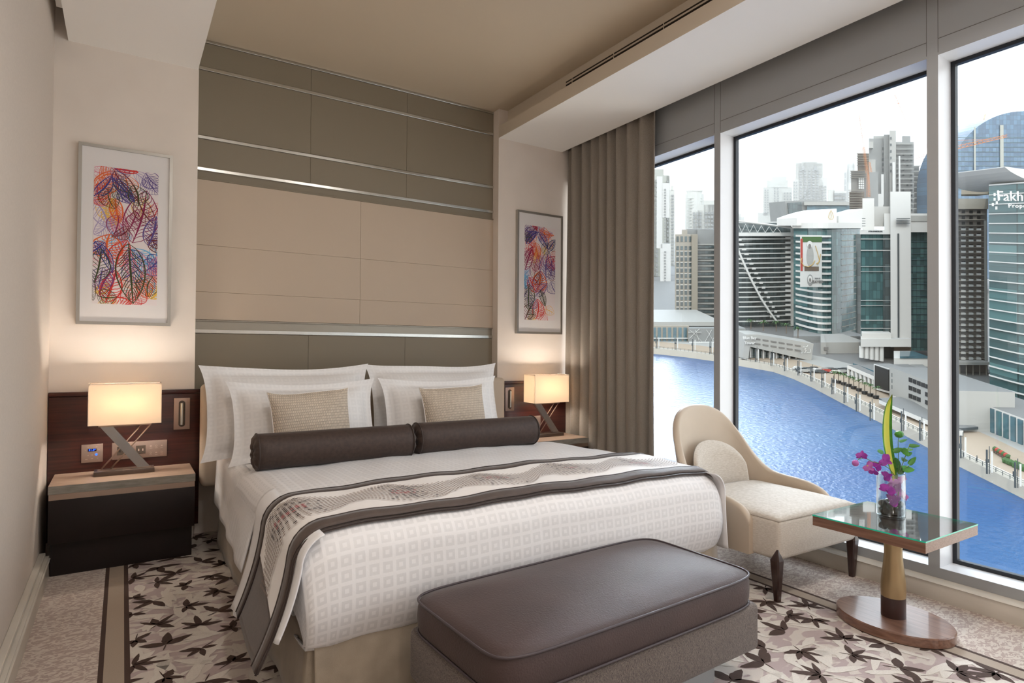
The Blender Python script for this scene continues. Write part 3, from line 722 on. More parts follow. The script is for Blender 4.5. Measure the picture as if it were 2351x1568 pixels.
# runner
run = thing('bed_runner', 'dark edged bed runner with wavy dotted pattern across the bed foot', 'bed runner', (XC, 2.35, 0))
RY0, RY1 = 2.105, 2.63; SL, SR = -1.43, 1.40
def RS(s, v, off):   # v 0 = foot side, 1 = head side; the foot-side edge lies over the roll
    yy = RY0+(RY1-RY0)*v
    p = SURF(s, yy, off); d = max(0, abs(s)-1.11)
    p.y += -.06*d*(1-v) + .0
    return p-Vector((XC, 2.35, 0))
def strip(name, s0, s1, v0, v1, off, m, nu=120, nv=12, thick=.004):
    bm = B(); grid(bm, lambda a, b_: RS(s0+(s1-s0)*a, v0+(v1-v0)*b_, off), nu, nv); o = link(name, bm, m, run, smooth=True)
    mod(o, 'SOLIDIFY', thickness=thick, offset=1); return o
strip('backing', SL, SR, 0, 1, .016, 'runner_dark')
strip('border', SL, SR, .02, .115, .022, 'runner_dark', nv=3); strip('border', SL, SR, .885, .98, .022, 'runner_dark', nv=3)
for v in (.0, .125, .875, 1.0):
    bm = B(); tube(bm, [RS(SL+(SR-SL)*i/110, v, .024) for i in range(111)], .004, 6); link('piping', bm, 'piping_brown', run, smooth=True)
# white insert with its dotted wave pattern
bm = B(); s0, s1 = -1.30, 1.30
def ins(a, b_):
    s = s0+(s1-s0)*a; vv = .125+.75*b_
    if a < .04: vv = .125+.75*b_*1
    return RS(s + (.10*b_*(1-a)**30), vv, .0235)
grid(bm, ins, 130, 10)
RD = random.Random(9)
nS = 164; dv = .0305
for i in range(nS):
    s = -1.26+2.50*i/nS
    ph_ = s*14.3+3.5; cen = .49+.055*sin(s*14.3+5.0)+.03*sin(s*5); half = .205+.075*sin(ph_)
    for j in range(-9, 10):
        q = (j+.5*(i % 2))*dv
        if abs(q) > half: continue
        v = cen+q
        if not .15 < v < .85: continue
        ss = s+.5*q*abs(q)*cos(ph_); near = max(0, sin(ph_)); dens = abs(q)/.26
        mi = 3 if (dens < .2 and near > .75 and RD.random() < .55) else (2 if RD.random() < (.75*near*(1-dens)) else 1)
        rs = .0066 if mi > 1 else .0056; rv = .0115 if mi > 1 else .0090; sl = 1.4*cos(s*14.3+5.0)*.5
        vs2 = [bm.verts.new(RS(ss+rs*cos(2*pi*k/8), v+rv*sin(2*pi*k/8)+sl*rs*cos(2*pi*k/8), .0292)) for k in range(8)]
        fc = bm.faces.new(vs2); fc.material_index = mi
o = link('patterned_insert', bm, ['runner_white', 'dot_taupe', 'dot_dark', 'dot_red'], run)
# only the ground needs smoothing
for p in o.data.polygons: p.use_smooth = p.material_index == 0

# ------------------------------------------------------------------ pillows
def pillow(name, label, cat, group, W_, H_, T_, loc, tilt, yaw_, m, flange=.04, ears=.03, weave=False, seed=1, roll_=0):
    t = thing(name, label, cat, loc, 0, group); R_ = random.Random(seed); a, b_, c, d = [R_.uniform(0, 6) for _ in range(4)]
    M = Matrix.Rotation(yaw_, 4, 'Z') @ Matrix.Rotation(tilt, 4, 'X') @ Matrix.Rotation(roll_, 4, 'Y')
    bm = B(); uvl = bm.loops.layers.uv.new('UVMap')
    def pt(u, v, sgn):
        au, av = abs(u), abs(v)
        w0 = W_/2*u*(1+ears*av**4-.035*(1-av**2)*au**2); h0 = H_/2*v*(1+ears*au**4-.05*(1-au**2)*av**2*(1+.5*sin(2*u+a)))
        fu, fv = 1-flange/(W_/2), 1-flange/(H_/2)
        pu, pv = min(1, au/fu), min(1, av/fv)
        th = T_/2*((1-pu**2.6)**.55)*((1-pv**2.2)**.6)*(1+.06*sin(5*u+b_)*sin(4*v+c))+.0025
        wrk = .004*sin(11*u+5*v*sin(3*u+d)+a)*pu*pv
        return Vector((w0, -sgn*(th+wrk*.6) + .010*sin(4*u+a)*av**3*(1 if flange > .01 else .3), h0+H_/2))
    n1, n2 = 44, 34
    for sgn in (1, -1):
        G = [[bm.verts.new(M @ pt(-1+2*i/n1, -1+2*j/n2, sgn)) for j in range(n2+1)] for i in range(n1+1)]
        for i in range(n1):
            for j in range(n2):
                idx = ((i, j), (i+1, j), (i+1, j+1), (i, j+1)); fc = bm.faces.new([G[p][q] for p, q in (idx if sgn > 0 else idx[::-1])])
                for lp, (p, q) in zip(fc.loops, (idx if sgn > 0 else idx[::-1])): lp[uvl].uv = (W_*p/n1, H_*q/n2)
    bmesh.ops.remove_doubles(bm, verts=bm.verts, dist=.0004)
    o = link('pillowcase' if not weave else 'cushion_cover', bm, m, t, smooth=True)
    if flange > .01:
        for sx_ in (-1, 1): pass
    else:
        loop = [pt(-1+2*i/30, -1, 0) for i in range(30)]+[pt(1, -1+2*i/24, 0) for i in range(24)]+[pt(1-2*i/30, 1, 0) for i in range(30)]+[pt(-1, 1-2*i/24, 0) for i in range(24)]
        bm = B(); tube(bm, [M @ p for p in loop], .0035, 6, closed=True); link('piping', bm, m if not weave else 'runner_white', t, smooth=True)
    return t
ZM = .585
pillow('pillow', 'large white pillow at the back left, next to the left headboard edge', 'pillow', None, 1.02, .565, .27, (.925, 4.03, ZM), radians(-14), .02, 'damask_pillow', .05, .05, seed=1)
pillow('pillow', 'large white pillow at the back right against the headboard', 'pillow', None, 1.02, .565, .27, (1.975, 4.05, ZM), radians(-14), -.01, 'damask_pillow', .05, .05, seed=2)
pillow('pillow', 'smaller white pillow left, directly behind the left woven cushion', 'pillow', None, .86, .475, .23, (.965, 3.80, ZM), radians(-16), .02, 'damask_pillow', .05, .06, seed=3)
pillow('pillow', 'smaller white pillow right, directly behind the right woven cushion', 'pillow', None, .86, .475, .23, (1.905, 3.82, ZM), radians(-16), -.02, 'damask_pillow', .05, .06, seed=4)
pillow('cushion', 'small beige woven cushion left, above the left brown bolster', 'cushion', None, .46, .42, .15, (.955, 3.60, ZM+.005), radians(-14), .05, 'cushion_weave', .002, .05, True, seed=5, roll_=radians(-2))
pillow('cushion', 'small beige woven cushion right, above the right brown bolster', 'cushion', None, .46, .42, .15, (1.905, 3.62, ZM+.005), radians(-14), .0, 'cushion_weave', .002, .05, True, seed=6, roll_=radians(-2))
def bolster(x0, x1, y, z, r, label, yaw_=0):
    t = thing('bolster', label, 'bolster', ((x0+x1)/2, y, z), yaw_); L2 = (x1-x0)/2
    bm = B(); n_ = 36
    rings = []
    prof = [(-L2-.002, .012), (-L2-.012, .02), (-L2-.020, .045), (-L2-.016, .075), (-L2-.004, .091), (-L2, r)] + [(-L2+(2*L2)*i/20, r*(1+.004*sin(i*1.7))) for i in range(1, 20)]+[(L2, r), (L2+.004, .091), (L2+.016, .075), (L2+.020, .045), (L2+.012, .02), (L2+.002, .012)]
    for k_, (x, rr) in enumerate(prof):
        rings.append([bm.verts.new((x+((.0035*cos(9*2*pi*k/n_)) if (k_ < 5 or k_ > len(prof)-6) else 0), rr*cos(2*pi*k/n_), rr*sin(2*pi*k/n_))) for k in range(n_)])
    for A, C in zip(rings, rings[1:]):
        for k in range(n_): bm.faces.new((A[k], A[(k+1) % n_], C[(k+1) % n_], C[k]))
    bm.faces.new(rings[0]); bm.faces.new(rings[-1]); o = link('bolster_cover', bm, 'bolster_velvet', t); autosmooth(o, 55)
    for sx_ in (-1, 1):
        bm = B(); tube(bm, [(sx_*(L2-.001), (r+.001)*cos(a*2*pi/40), (r+.001)*sin(a*2*pi/40)) for a in range(40)], .004, 6, closed=True); link('piping', bm, 'piping_brown', t, smooth=True)
        bm = B(); bmesh.ops.create_uvsphere(bm, u_segments=12, v_segments=8, radius=.014, matrix=Matrix.Translation((sx_*(L2+.008), 0, 0))); link('button', bm, 'bolster_velvet', t, smooth=True)
bolster(.590, 1.437, 3.39, .628+.084, .094, 'dark brown velvet bolster lying left on the bed')
bolster(1.500, 2.345, 3.42, .628+.084, .094, 'dark brown velvet bolster lying right on the bed, nearer the window')

# ------------------------------------------------------------------ bench
bn = thing('bench', 'brown leather topped ottoman bench at the foot of the bed', 'bench', (1.455, 1.72, 0), radians(2.6))
bw, bd = .597, .287
bm = B(); box(bm, -bw, bw, -bd, bd, .115, .292, .022, 4); o = link('upholstered_base', bm, 'bench_tweed', bn); autosmooth(o, 60)
bm = B()
def cush(u, v): pass
nu, nv = 48, 26
def rr_pt(a, b_, z, inset=0, rc=.035):
    x, y = a*(bw-inset), b_*(bd-inset); return x, y, z
# boxed cushion: side band then domed top
def sup(ang, hw_, hd_, e=9):
    c, s = cos(ang), sin(ang); k = (abs(c/hw_)**e+abs(s/hd_)**e)**(-1/e); return c*k, s*k
NA = 160; angs = [2*pi*i/NA for i in range(NA)]
# even spacing around the rounded rectangle
per = []
for i in range(NA):
    t_ = i/NA*4; side = int(t_); q = t_-side; c_ = [(1, -1), (1, 1), (-1, 1), (-1, -1)]
    a_ = Vector(c_[side]); b2 = Vector(c_[(side+1) % 4]); p_ = a_.lerp(b2, q); per.append(atan2(p_.y*bd, p_.x*bw))
layers = [(.0, .292), (.004, .298), (.010, .315), (.012, .345), (.010, .375), (.004, .392), (.0, .398)]
rings = []
for off, z in layers:
    rings.append([bm.verts.new((*sup(a, bw-.004+off*.6, bd-.004+off*.6), z)) for a in per])
for k_ in range(1, 13):
    f_ = 1-k_/12; z = .398+.034*(1-(f_)**3.2)
    if k_ < 12: rings.append([bm.verts.new((*[q*f_ for q in sup(a, bw-.006, bd-.006)], z)) for a in per])
for A, C in zip(rings, rings[1:]):
    for k in range(NA): bm.faces.new((A[k], A[(k+1) % NA], C[(k+1) % NA], C[k]))
bm.faces.new(rings[-1]); bm.faces.new(rings[0])
o = link('leather_cushion', bm, 'bench_leather', bn); autosmooth(o, 60)
for z in (.399, .293):
    bm = B(); tube(bm, [(*sup(a, bw+.001, bd+.001), z) for a in per], .0045, 6, closed=True); link('piping', bm, 'bench_piping', bn, smooth=True)
bobj('plinth', (-.44, .44, -.20, .20, 0, .115), 'frame_paint', bn, .004)

# ------------------------------------------------------------------ armchair
ac = thing('armchair', 'beige leather and linen low armchair with dark tapered legs by the window', 'armchair', (3.118, 1.895, 0), radians(-1))
bm = B(); box(bm, -.352, .352, -.05, .60, .205, .405, .022, 4); 
o = link('seat_base', bm, 'chair_linen', ac); autosmooth(o, 60)
bm = B()
def seat(u, v):
    x = -.345+.69*u; y = -.045+.60*v; c = 1-(2*u-1)**4; d = 1-(1-min(1, v*1.6))**3 if v < .6 else 1
    k = min(1, min(u, 1-u)*14)*min(1, v*14)
    return (x, y, .398+.014*k**.5+.022*c*d)
grid(bm, seat, 30, 26); o = link('seat_cushion', bm, 'chair_linen', ac, smooth=True); mod(o, 'SOLIDIFY', thickness=.01, offset=1)
hp = [(.09, -.36, .0), ]
plan = [(-.362, .10), (-.363, .13), (-.364, .17), (-.365, .24), (-.364, .32), (-.360, .40), (-.350, .48), (-.330, .55), (-.295, .61), (-.25, .65), (-.19, .675), (-.12, .69), (-.06, .697), (0, .70)]
hts = [.385, .425, .452, .474, .484, .490, .510, .580, .705, .800, .862, .893, .904, .906]
plan = plan+[(-x, y) for x, y in plan[-2::-1]]; hts = hts+hts[-2::-1]
def cr_(P_, t):   # catmull-rom
    i = min(len(P_)-2, int(t)); f_ = t-i; g = lambda k: P_[max(0, min(len(P_)-1, k))]
    a, b_, c, d = g(i-1), g(i), g(i+1), g(i+2)
    return .5*((2*b_)+(c-a)*f_+(2*a-5*b_+4*c-d)*f_*f_+(3*b_-a-3*c+d)*f_**3)
PX_, PY_ = [p[0] for p in plan], [p[1] for p in plan]
def shell_section(t, th=.044):
    x, y, hh = cr_(PX_, t), cr_(PY_, t), cr_(hts, t)
    e = .02; dx = cr_(PX_, min(t+e, len(plan)-1))-cr_(PX_, max(0, t-e)); dy = cr_(PY_, min(t+e, len(plan)-1))-cr_(PY_, max(0, t-e)); L_ = math.hypot(dx, dy); n_ = (-dy/L_, dx/L_)
    mid = (len(plan)-1)/2; wt = max(0, min(1, (1.15-abs(t-mid)/mid)*1.6)); sec = []
    zb = .205; r = th/2
    zs = [zb+(hh-r-zb)*k/9 for k in range(10)]
    for z in zs: sec.append((r, z))
    for k in range(1, 6): a = k/6*pi; sec.append((r*cos(a), hh-r+r*sin(a)))
    for z in reversed(zs): sec.append((-r, z))
    out_ = []
    for d, z in sec:
        lean = .20*max(0, z-.40)*wt; out_.append((x+n_[0]*d, y+n_[1]*d+lean, z))
    return out_
bm = B(); NS = 96; S_ = [[bm.verts.new(p) for p in shell_section((len(plan)-1)*i/NS)] for i in range(NS+1)]
for i in range(NS):
    for k in range(len(S_[0])):
        k2 = (k+1) % len(S_[0]); bm.faces.new((S_[i][k], S_[i][k2], S_[i+1][k2], S_[i+1][k]))
bm.faces.new(S_[0]); bm.faces.new(S_[-1])
o = link('leather_shell', bm, 'chair_leather', ac); autosmooth(o, 55)
bm = B()
tube(bm, [Vector(shell_section((len(plan)-1)*i/90, .040)[9])+Vector((0, 0, -.010)) for i in range(91)], .0016, 5); link('seam', bm, 'walnut_edge', ac, smooth=True)
# inner back pad
def pad_(sgn):
    def f(u, v):
        a = pi*u; x0 = -.232*cos(a); top = .445+.245*(max(0, sin(a)))**.55; x = x0; z = .415+(top-.415)*v
        e = min(1, min(u, 1-u)*9, (1-v)*5+.0); th = .030*sqrt(max(0, e))
        yb = .665-.55*x*x*2.1
        return (x, yb-.03-(th if sgn else -.005)+.20*(z-.40), z)
    return f
bm = B(); grid(bm, pad_(1), 40, 18); grid(bm, pad_(0), 40, 18); o = link('back_pad', bm, 'chair_linen', ac, smooth=True)
for (x, y, fr) in ((-.338, -.030, 1), (.338, -.030, 1), (-.27, .60, 0), (.27, .60, 0)):
    bm = B(); sg = 1 if x > 0 else -1; top = .262 if fr else .215
    secs = [(0, .0135, -.004*sg, 0), (.205, .026, 0, 0), (top, .004, .008*sg, -.010)] if fr else [(0, .0135, 0, 0), (.215, .026, 0, 0)]
    R_ = [[bm.verts.new((x+ox+sx_*r, y+oy+sy_*r, z)) for sx_, sy_ in ((-1, -.7), (-.7, -1), (.7, -1), (1, -.7), (1, .7), (.7, 1), (-.7, 1), (-1, .7))] for z, r, ox, oy in secs]
    for A, C in zip(R_, R_[1:]):
        for k in range(8): bm.faces.new((A[k], A[(k+1) % 8], C[(k+1) % 8], C[k]))
    bm.faces.new(R_[0]); bm.faces.new(R_[-1]); o = link('leg', bm, 'wenge_leg', ac)
# ------------------------------------------------------------------ side table
sx0, sy0 = 2.995, 1.425
stb = thing('side_table', 'square walnut side table with glass top and oval base by the window', 'side table', (sx0, sy0, 0))
bm = B(); lathe(bm, [(.96, 0), (1.0, .004), (1.0, .040), (.985, .045)], 0, 0, 72, sx=.193, sy=.243); o = link('oval_base', bm, 'walnut', stb); autosmooth(o, 30)
bm = B(); lathe(bm, [(.050, .045), (.050, .135)], 0, 0, 40); o = link('collar', bm, 'collar_brown', stb); autosmooth(o)
bm = B(); lathe(bm, [(.0495, .1352), (.051, .165), (.050, .20), (.046, .24), (.0405, .285), (.0370, .325), (.0365, .355), (.039, .385), (.0435, .415), (.0465, .436)], 0, 0, 48); o = link('pedestal', bm, 'brass_satin', stb); autosmooth(o)
bm = B(); box(bm, -.245, .245, -.240, .240, .4362, .4795, .001); bmesh.ops.recalc_face_normals(bm, faces=bm.faces); bm.normal_update()
for f in bm.faces:
    if f.normal.y < -.5: f.material_index = 1
o = link('table_top', bm, ['walnut', 'walnut_edge'], stb)
bm = B(); box(bm, -.246, .246, -.241, .241, .480, .486); bm.normal_update(); bmesh.ops.recalc_face_normals(bm, faces=bm.faces)
for f in bm.faces:
    if abs(f.normal.z) < .5: f.material_index = 1
link('glass_sheet', bm, ['table_glass', 'glass_edge'], stb)
# ------------------------------------------------------------------ vase with flowers
VX, VY, VZ = 3.065, 1.468, .4865
vase = thing('glass_vase', 'clear glass cylinder vase on the side table holding purple orchids', 'vase', (VX, VY, VZ))
bm = B(); lathe(bm, [(.058, 0), (.060, .003), (.060, .196), (.0565, .196), (.0565, .012), (.0, .012)], 0, 0, 48, cap=False); lathe(bm, [(.058, 0), (.0, 0)], 0, 0, 48, cap=False)
o = link('vase_wall', bm, 'vase_glass', vase); autosmooth(o, 50)
bm = B(); tube(bm, [(.0583*cos(a*pi/24), .0583*sin(a*pi/24), .196) for a in range(48)], .0016, 6, closed=True); link('rim', bm, 'vase_glass', vase, smooth=True); bm = B(); tube(bm, [(.058*cos(a*pi/24), .058*sin(a*pi/24), .004) for a in range(48)], 0.0022, 6, closed=True); link('foot_ring', bm, 'vase_glass', vase, smooth=True)
Rs = random.Random(4); prev = None
spots = [(.034*cos(a), .034*sin(a), .026) for a in (.2, 1.45, 2.7, 3.95, 5.2)]+[(0, 0, .03)]+[(.033*cos(a), .033*sin(a), .060) for a in (.8, 2.3, 3.7, 5.3)]
for i, (x, y, z) in enumerate(spots):
    bm = B(); bmesh.ops.create_icosphere(bm, subdivisions=3, radius=.0205)
    for v in bm.verts: v.co *= 1+.10*sin(40*v.co.x*3+i)*cos(70*v.co.y+i); v.co.z *= .85
    o = link('pebble', bm, 'stone_black', smooth=True); o.location = (VX+x, VY+y, VZ+z-.008+.0); tag(o, 'black polished pebble at the bottom of the glass vase', 'pebble', 'black pebbles in the vase')
DV = 2.865
def VPt(zx, zy, dd=0): return P(1920+zx/4.613, 880+zy/4.613, DV+dd)
orchid = thing('orchid_spray', 'purple orchid stem arching left out of the glass vase', 'flower', (VX, VY, VZ+.02))
O_ = orchid.location
def rel(p, o=None): return Vector(p)-(o or O_)
bm = B(); stem_pts = [VPt(640, 1330, .0), VPt(660, 1200, .005), VPt(650, 1080, .0), VPt(620, 980), VPt(560, 900, -.01), VPt(470, 850, -.02), VPt(380, 830, -.03), VPt(310, 790, -.035), VPt(240, 800, -.04), VPt(205, 840, -.04)]
tube(bm, [rel(p) for p in stem_pts], .0018, 6); link('stem', bm, 'stem', orchid, smooth=True)
tocam = (CP-Vector((VX, VY, VZ))).normalized()
def petal(bm, base, d, up, L_, W_, curl, mi=0):
    d = d.normalized(); s_n = d.cross(up).normalized(); nrm = s_n.cross(d)
    def f(u, v):
        wd = W_*(sin(pi*(.06+.94*u)**.75))**.6*(1-u*.1); q = 2*v-1
        return base+d*(L_*u)+s_n*(wd*q)+nrm*(curl*L_*(u*u-.25*q*q))
    grid(bm, f, 9, 8, mi)
def blossom(pos, size, face, spin, pale=0):
    fwd = (tocam+Vector(face)).normalized(); a = fwd.orthogonal().normalized(); b_ = fwd.cross(a)
    bm = B()
    for k in range(3):
        t_ = spin+k*2*pi/3; petal(bm, Vector(), a*cos(t_)+b_*sin(t_), fwd, size, size*.34, -.12)
    for k in (-1, 1):
        t_ = spin+pi/2*k*1.0+pi/6*0; petal(bm, fwd*.002, a*cos(t_+pi/3*0)+b_*sin(t_), fwd, size*.98, size*.52, .12)
    o = link('blossom', bm, 'petal_pale' if pale else 'petal', orchid, smooth=True); o.location = rel(pos)
    bm = B(); petal(bm, Vector(), (a*cos(spin+pi)+b_*sin(spin+pi)+fwd*.8), fwd, size*.4, size*.14, .5); q = link('lip', bm, 'leaf_yellow' if pale else 'petal', o, smooth=True)
for (zx, zy, s_z, face, spin, dd, pale) in ((515, 815, 75, (.1, 0, .1), .4, -.015, 0), (430, 875, 60, (-.2, .2, 0), 1.6, -.02, 0), (340, 880, 62, (-.9, -.3, .2), .2, -.03, 1), (270, 765, 60, (-.5, .1, .5), 2.5, -.035, 0), (395, 940, 50, (-.3, 0, -.6), 2.2, -.03, 0), (530, 980, 62, (.1, 0, -.5), 1.0, -.04, 0), (600, 1035, 64, (.3, 0, .4), 2.8, -.02, 1), (690, 1020, 55, (.5, .2, .2), .7, .0, 1), (545, 1120, 82, (-.2, -.2, .1), 1.9, -.035, 0), (635, 1105, 70, (.3, .1, 0), .3, -.02, 0), (600, 1235, 80, (-.1, 0, .2), 1.2, -.03, 0), (700, 1190, 62, (.5, .2, .1), 2.2, .0, 1)):
    blossom(VPt(zx, zy, dd), s_z/4.613/FPX*DV, face, spin, pale)
bm = B(); bmesh.ops.create_icosphere(bm, subdivisions=3, radius=.0155)
for v in bm.verts: v.co.x *= .9
o = link('bud', bm, 'petal_pale', orchid, smooth=True); o.location = rel(VPt(203, 845, -.04))
# striped blade leaf
bl = thing('striped_leaf', 'tall yellow and green striped blade leaf standing in the vase', 'leaf', (VX, VY, VZ+.05)); O2 = bl.location
cl = [(625, 1120), (612, 960), (575, 800), (548, 640), (540, 480), (545, 340), (562, 220), (592, 118)]; wz = [14, 30, 46, 52, 52, 46, 32, 3]
for name, m, q0, q1, e in (('leaf_edge', 'leaf_green', -1, -.72, 0), ('leaf_center', 'leaf_yellow', -.72, .40, 0), ('leaf_edge', 'leaf_green', .40, 1, 0)):
    bm = B()
    def f(u, v):
        t_ = u*(len(cl)-1); x = cr_([c[0] for c in cl], t_); y = cr_([c[1] for c in cl], t_); wd = max(2, cr_(wz, t_)); q = q0+(q1-q0)*v
        return VPt(x+wd*q, y, -.012*q*q+.03*u)-O2
    grid(bm, f, 30, 5); link(name, bm, m, bl, smooth=True)
# foliage sprig
fo = thing('foliage_sprig', 'sprig of rounded green leaves on the right side of the vase', 'foliage', (VX, VY, VZ+.05)); O3 = fo.location
bm = B(); tube(bm, [VPt(*q)-O3 for q in ((650, 1150), (645, 980), (700, 860), (745, 740), (780, 640))], .0018, 5); tube(bm, [VPt(*q)-O3 for q in ((650, 1000), (660, 800), (655, 620), (665, 560))], .0015, 5); tube(bm, [VPt(*q)-O3 for q in ((660, 960), (740, 890), (800, 850))], .0015, 5); link('stem', bm, 'stem', fo, smooth=True)
def gleaf(x, y, ang, L_, W_, m='leaf_green', dd=0):
    p = VPt(x, y, dd)-O3; d = cr*cos(ang)+cu*sin(ang)+cf*Rs.uniform(-.5, .4); bm = B(); petal(bm, Vector(), d, tocam+Vector((Rs.uniform(-.3, .3), 0, Rs.uniform(.1, .6))), L_/4.613/FPX*DV, W_/4.613/FPX*DV, .15); o = link('leaf', bm, m, fo, smooth=True); o.location = p
for a in ((500, 725, pi*.97, 95, 28), (600, 720, .35, 100, 30), (665, 615, .1, 110, 20), (770, 660, .0, 100, 22), (700, 690, -1.0, 95, 32), (740, 700, -.1, 90, 25), (740, 760, .3, 75, 24), (650, 900, 1.75, 120, 40, 'leaf_dark'), (690, 800, -.3, 80, 25, 'leaf_dark'), (770, 860, .75, 110, 28), (700, 900, -.15, 120, 42), (650, 950, .6, 110, 40, 'leaf_dark')): gleaf(*a)
bm = B(); bmesh.ops.create_icosphere(bm, subdivisions=3, radius=.0195)
for v in bm.verts: v.co *= 1+.04*sin(9*atan2(v.co.y, v.co.x)); v.co.z *= .85
o = link('button_flower', bm, 'leaf_green', fo, smooth=True); o.location = VPt(665, 540)-O3

# ================================================================== the city across the canal
# the quays rise away from the water's edge nearest us; u = metres right, v = metres ahead, z over the canal level
KV, KU = .2034, .0066
RV, RU = Vector((sin(YAW), cos(YAW), 0)), Vector((cos(YAW), -sin(YAW), 0))
def T(u, v, z): return Vector((0, 0, 1.25))+RV*v+RU*u+Vector((0, 0, z-60+KV*v+KU*u))
def uh(px, py, v):
    p = P(px, py, v/cos(PIT)); u = (p-CP).dot(RU); vv = (p-CP).dot(RV); k = v/vv; p = CP+(p-CP)*k; u = (p-CP).dot(RU)
    return u, p.z-1.25+60-KV*v-KU*u
def xf(bm):
    for v in bm.verts: v.co = T(*v.co)
    return bm
def cl(bm, name, m, parent=None, smooth=False):
    return link(name, xf(bm), m, parent, smooth)
def hb_(bm, pl, pr, pt, pb, v, d, mi=0):
    """box whose front face spans these measured photo rows and columns at distance v"""
    u0, z1 = uh(pl, pt, v); u1, _ = uh(pr, pt, v); _, z0 = uh(pl, pb, v); k = 1+d/v; prism(bm, [(u0, v), (u1, v), (max(u1, u0*k+.5*(u1-u0)), v+d), (u0*k, v+d)], z0, z1, mi)
def blk(par, name, m, pl, pr, pt, pb, v, d): bm = B(); hb_(bm, pl, pr, pt, pb, v, d); return cl(bm, name, m, par)
def bands(par, name, m, pl, pr, pt, pb, v, n, frac, d=.5, d2=1.0):
    """n level bands between two rows (each frac of the pitch high), standing d in front of the face"""
    bm = B(); q = (pb-pt)/n
    for i in range(n): hb_(bm, pl, pr, pt+q*i, pt+q*(i+frac), v-d, d2)
    return cl(bm, name, m, par)
def cells(par, name, m, pl, pr, pt, pb, v, nx, ny, fx, fy, d=.35, skip=0, seed=1):
    bm = B(); qx, qy = (pr-pl)/nx, (pb-pt)/ny; R_ = random.Random(seed)
    for i in range(nx):
        for j in range(ny):
            if skip and R_.random() < skip: continue
            a, b_ = pl+qx*(i+.5-fx/2), pt+qy*(j+.5-fy/2); hb_(bm, a, a+qx*fx, b_, b_+qy*fy, v-d, d+.1)
    return cl(bm, name, m, par)
def city(name, label, cat='building', group=None): return thing(name, label, cat, (0, 0, 0), 0, group)
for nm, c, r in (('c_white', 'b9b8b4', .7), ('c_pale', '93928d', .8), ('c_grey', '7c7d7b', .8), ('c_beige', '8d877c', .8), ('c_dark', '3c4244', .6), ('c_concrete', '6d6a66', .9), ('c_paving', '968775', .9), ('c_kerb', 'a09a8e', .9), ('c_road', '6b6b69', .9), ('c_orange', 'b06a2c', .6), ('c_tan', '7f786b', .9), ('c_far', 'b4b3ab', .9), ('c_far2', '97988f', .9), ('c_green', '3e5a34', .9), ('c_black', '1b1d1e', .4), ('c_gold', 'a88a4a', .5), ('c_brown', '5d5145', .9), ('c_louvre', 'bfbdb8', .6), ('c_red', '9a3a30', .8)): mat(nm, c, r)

def facade(name, c, c2, bw, bh, rough=.10, mort=.04):
    m = mat(name, c, rough, spec=.7); N, L, b = nodes_of(m); g = N.new('ShaderNodeNewGeometry'); 
    d1 = N.new('ShaderNodeVectorMath'); d1.operation = 'DOT_PRODUCT'; d1.inputs[1].default_value = (.8425, -.5380, 0); L.new(g.outputs['Position'], d1.inputs[0])
    d2 = N.new('ShaderNodeVectorMath'); d2.operation = 'DOT_PRODUCT'; d2.inputs[1].default_value = (-.538*.2034, -.8425*.2034, 1); L.new(g.outputs['Position'], d2.inputs[0])
    cb = N.new('ShaderNodeCombineXYZ'); L.new(d1.outputs['Value'], cb.inputs[0]); L.new(d2.outputs['Value'], cb.inputs[1])
    br = N.new('ShaderNodeTexBrick'); br.inputs['Scale'].default_value = 1; br.offset = 0; br.inputs['Brick Width'].default_value = bw; br.inputs['Row Height'].default_value = bh; br.inputs['Mortar Size'].default_value = mort*bw; br.inputs['Bias'].default_value = -.2
    L.new(cb.outputs[0], br.inputs['Vector']); k = h(c); br.inputs[1].default_value = lin(k); br.inputs[2].default_value = lin(h(c2)); br.inputs[3].default_value = lin(tuple(v*.75 for v in k))
    L.new(br.outputs['Color'], b.inputs['Base Color']); return m
facade('c_glass', '2f4a4c', '4a6c6c', 1.6, 3.6); facade('c_glass_blue', '33506a', '4d6f88', 3.0, 4.0); facade('c_glass_dark', '333d3e', '4a5859', 2.0, 3.4); mat('c_bay', '4c6a74', .15, noise=.25, nscale=.3)
# water
bm = B()
shore = [(1180, 806), (1300, 808), (1400, 809.5), (1496, 812), (1570, 820), (1639, 829.5), (1694, 840), (1775, 854), (1820, 870), (1866, 891), (1932, 926), (1999, 960), (2065, 994), (2131, 1029.5), (2198, 1070), (2270, 1106), (2351, 1147), (2460, 1203), (2620, 1290), (2900, 1440)]
SH = []
for px, py in shore:
    v = 60*FPX/(py-520)
    for _ in range(3): u, z = uh(px, py, v); v *= 60/(60-z)
    SH.append((uh(px, py, v)[0], v))
def inland(i, d):
    a, b_ = Vector(SH[max(0, i-1)]), Vector(SH[min(len(SH)-1, i+1)]); t_ = (b_-a).normalized(); n_ = Vector((-t_.y, t_.x)); n_ = n_ if n_.x+n_.y > 0 else -n_
    return Vector(SH[i])+n_*d
wv = [bm.verts.new((u, v, 0)) for u, v in [(-220, 300)]+[tuple(inland(i, 1)) for i in range(len(SH))]+[(150, 60), (150, 24), (-220, 24)]]
f = bm.faces.new(wv); bmesh.ops.triangulate(bm, faces=[f])
m = mat('canal_water', '0f2c66', .16, spec=.5, ior=1.33); N, L, b = nodes_of(m)
tcn = N.new('ShaderNodeTexCoord'); t1 = N.new('ShaderNodeTexNoise'); t1.inputs['Scale'].default_value = .9; t1.inputs['Detail'].default_value = 5; t1.inputs['Roughness'].default_value = .6; L.new(tcn.outputs['Object'], t1.inputs[0])
bp = N.new('ShaderNodeBump'); bp.inputs['Strength'].default_value = 1.0; bp.inputs['Distance'].default_value = .22; L.new(t1.outputs['Fac'], bp.inputs['Height']); L.new(bp.outputs[0], b.inputs['Normal'])
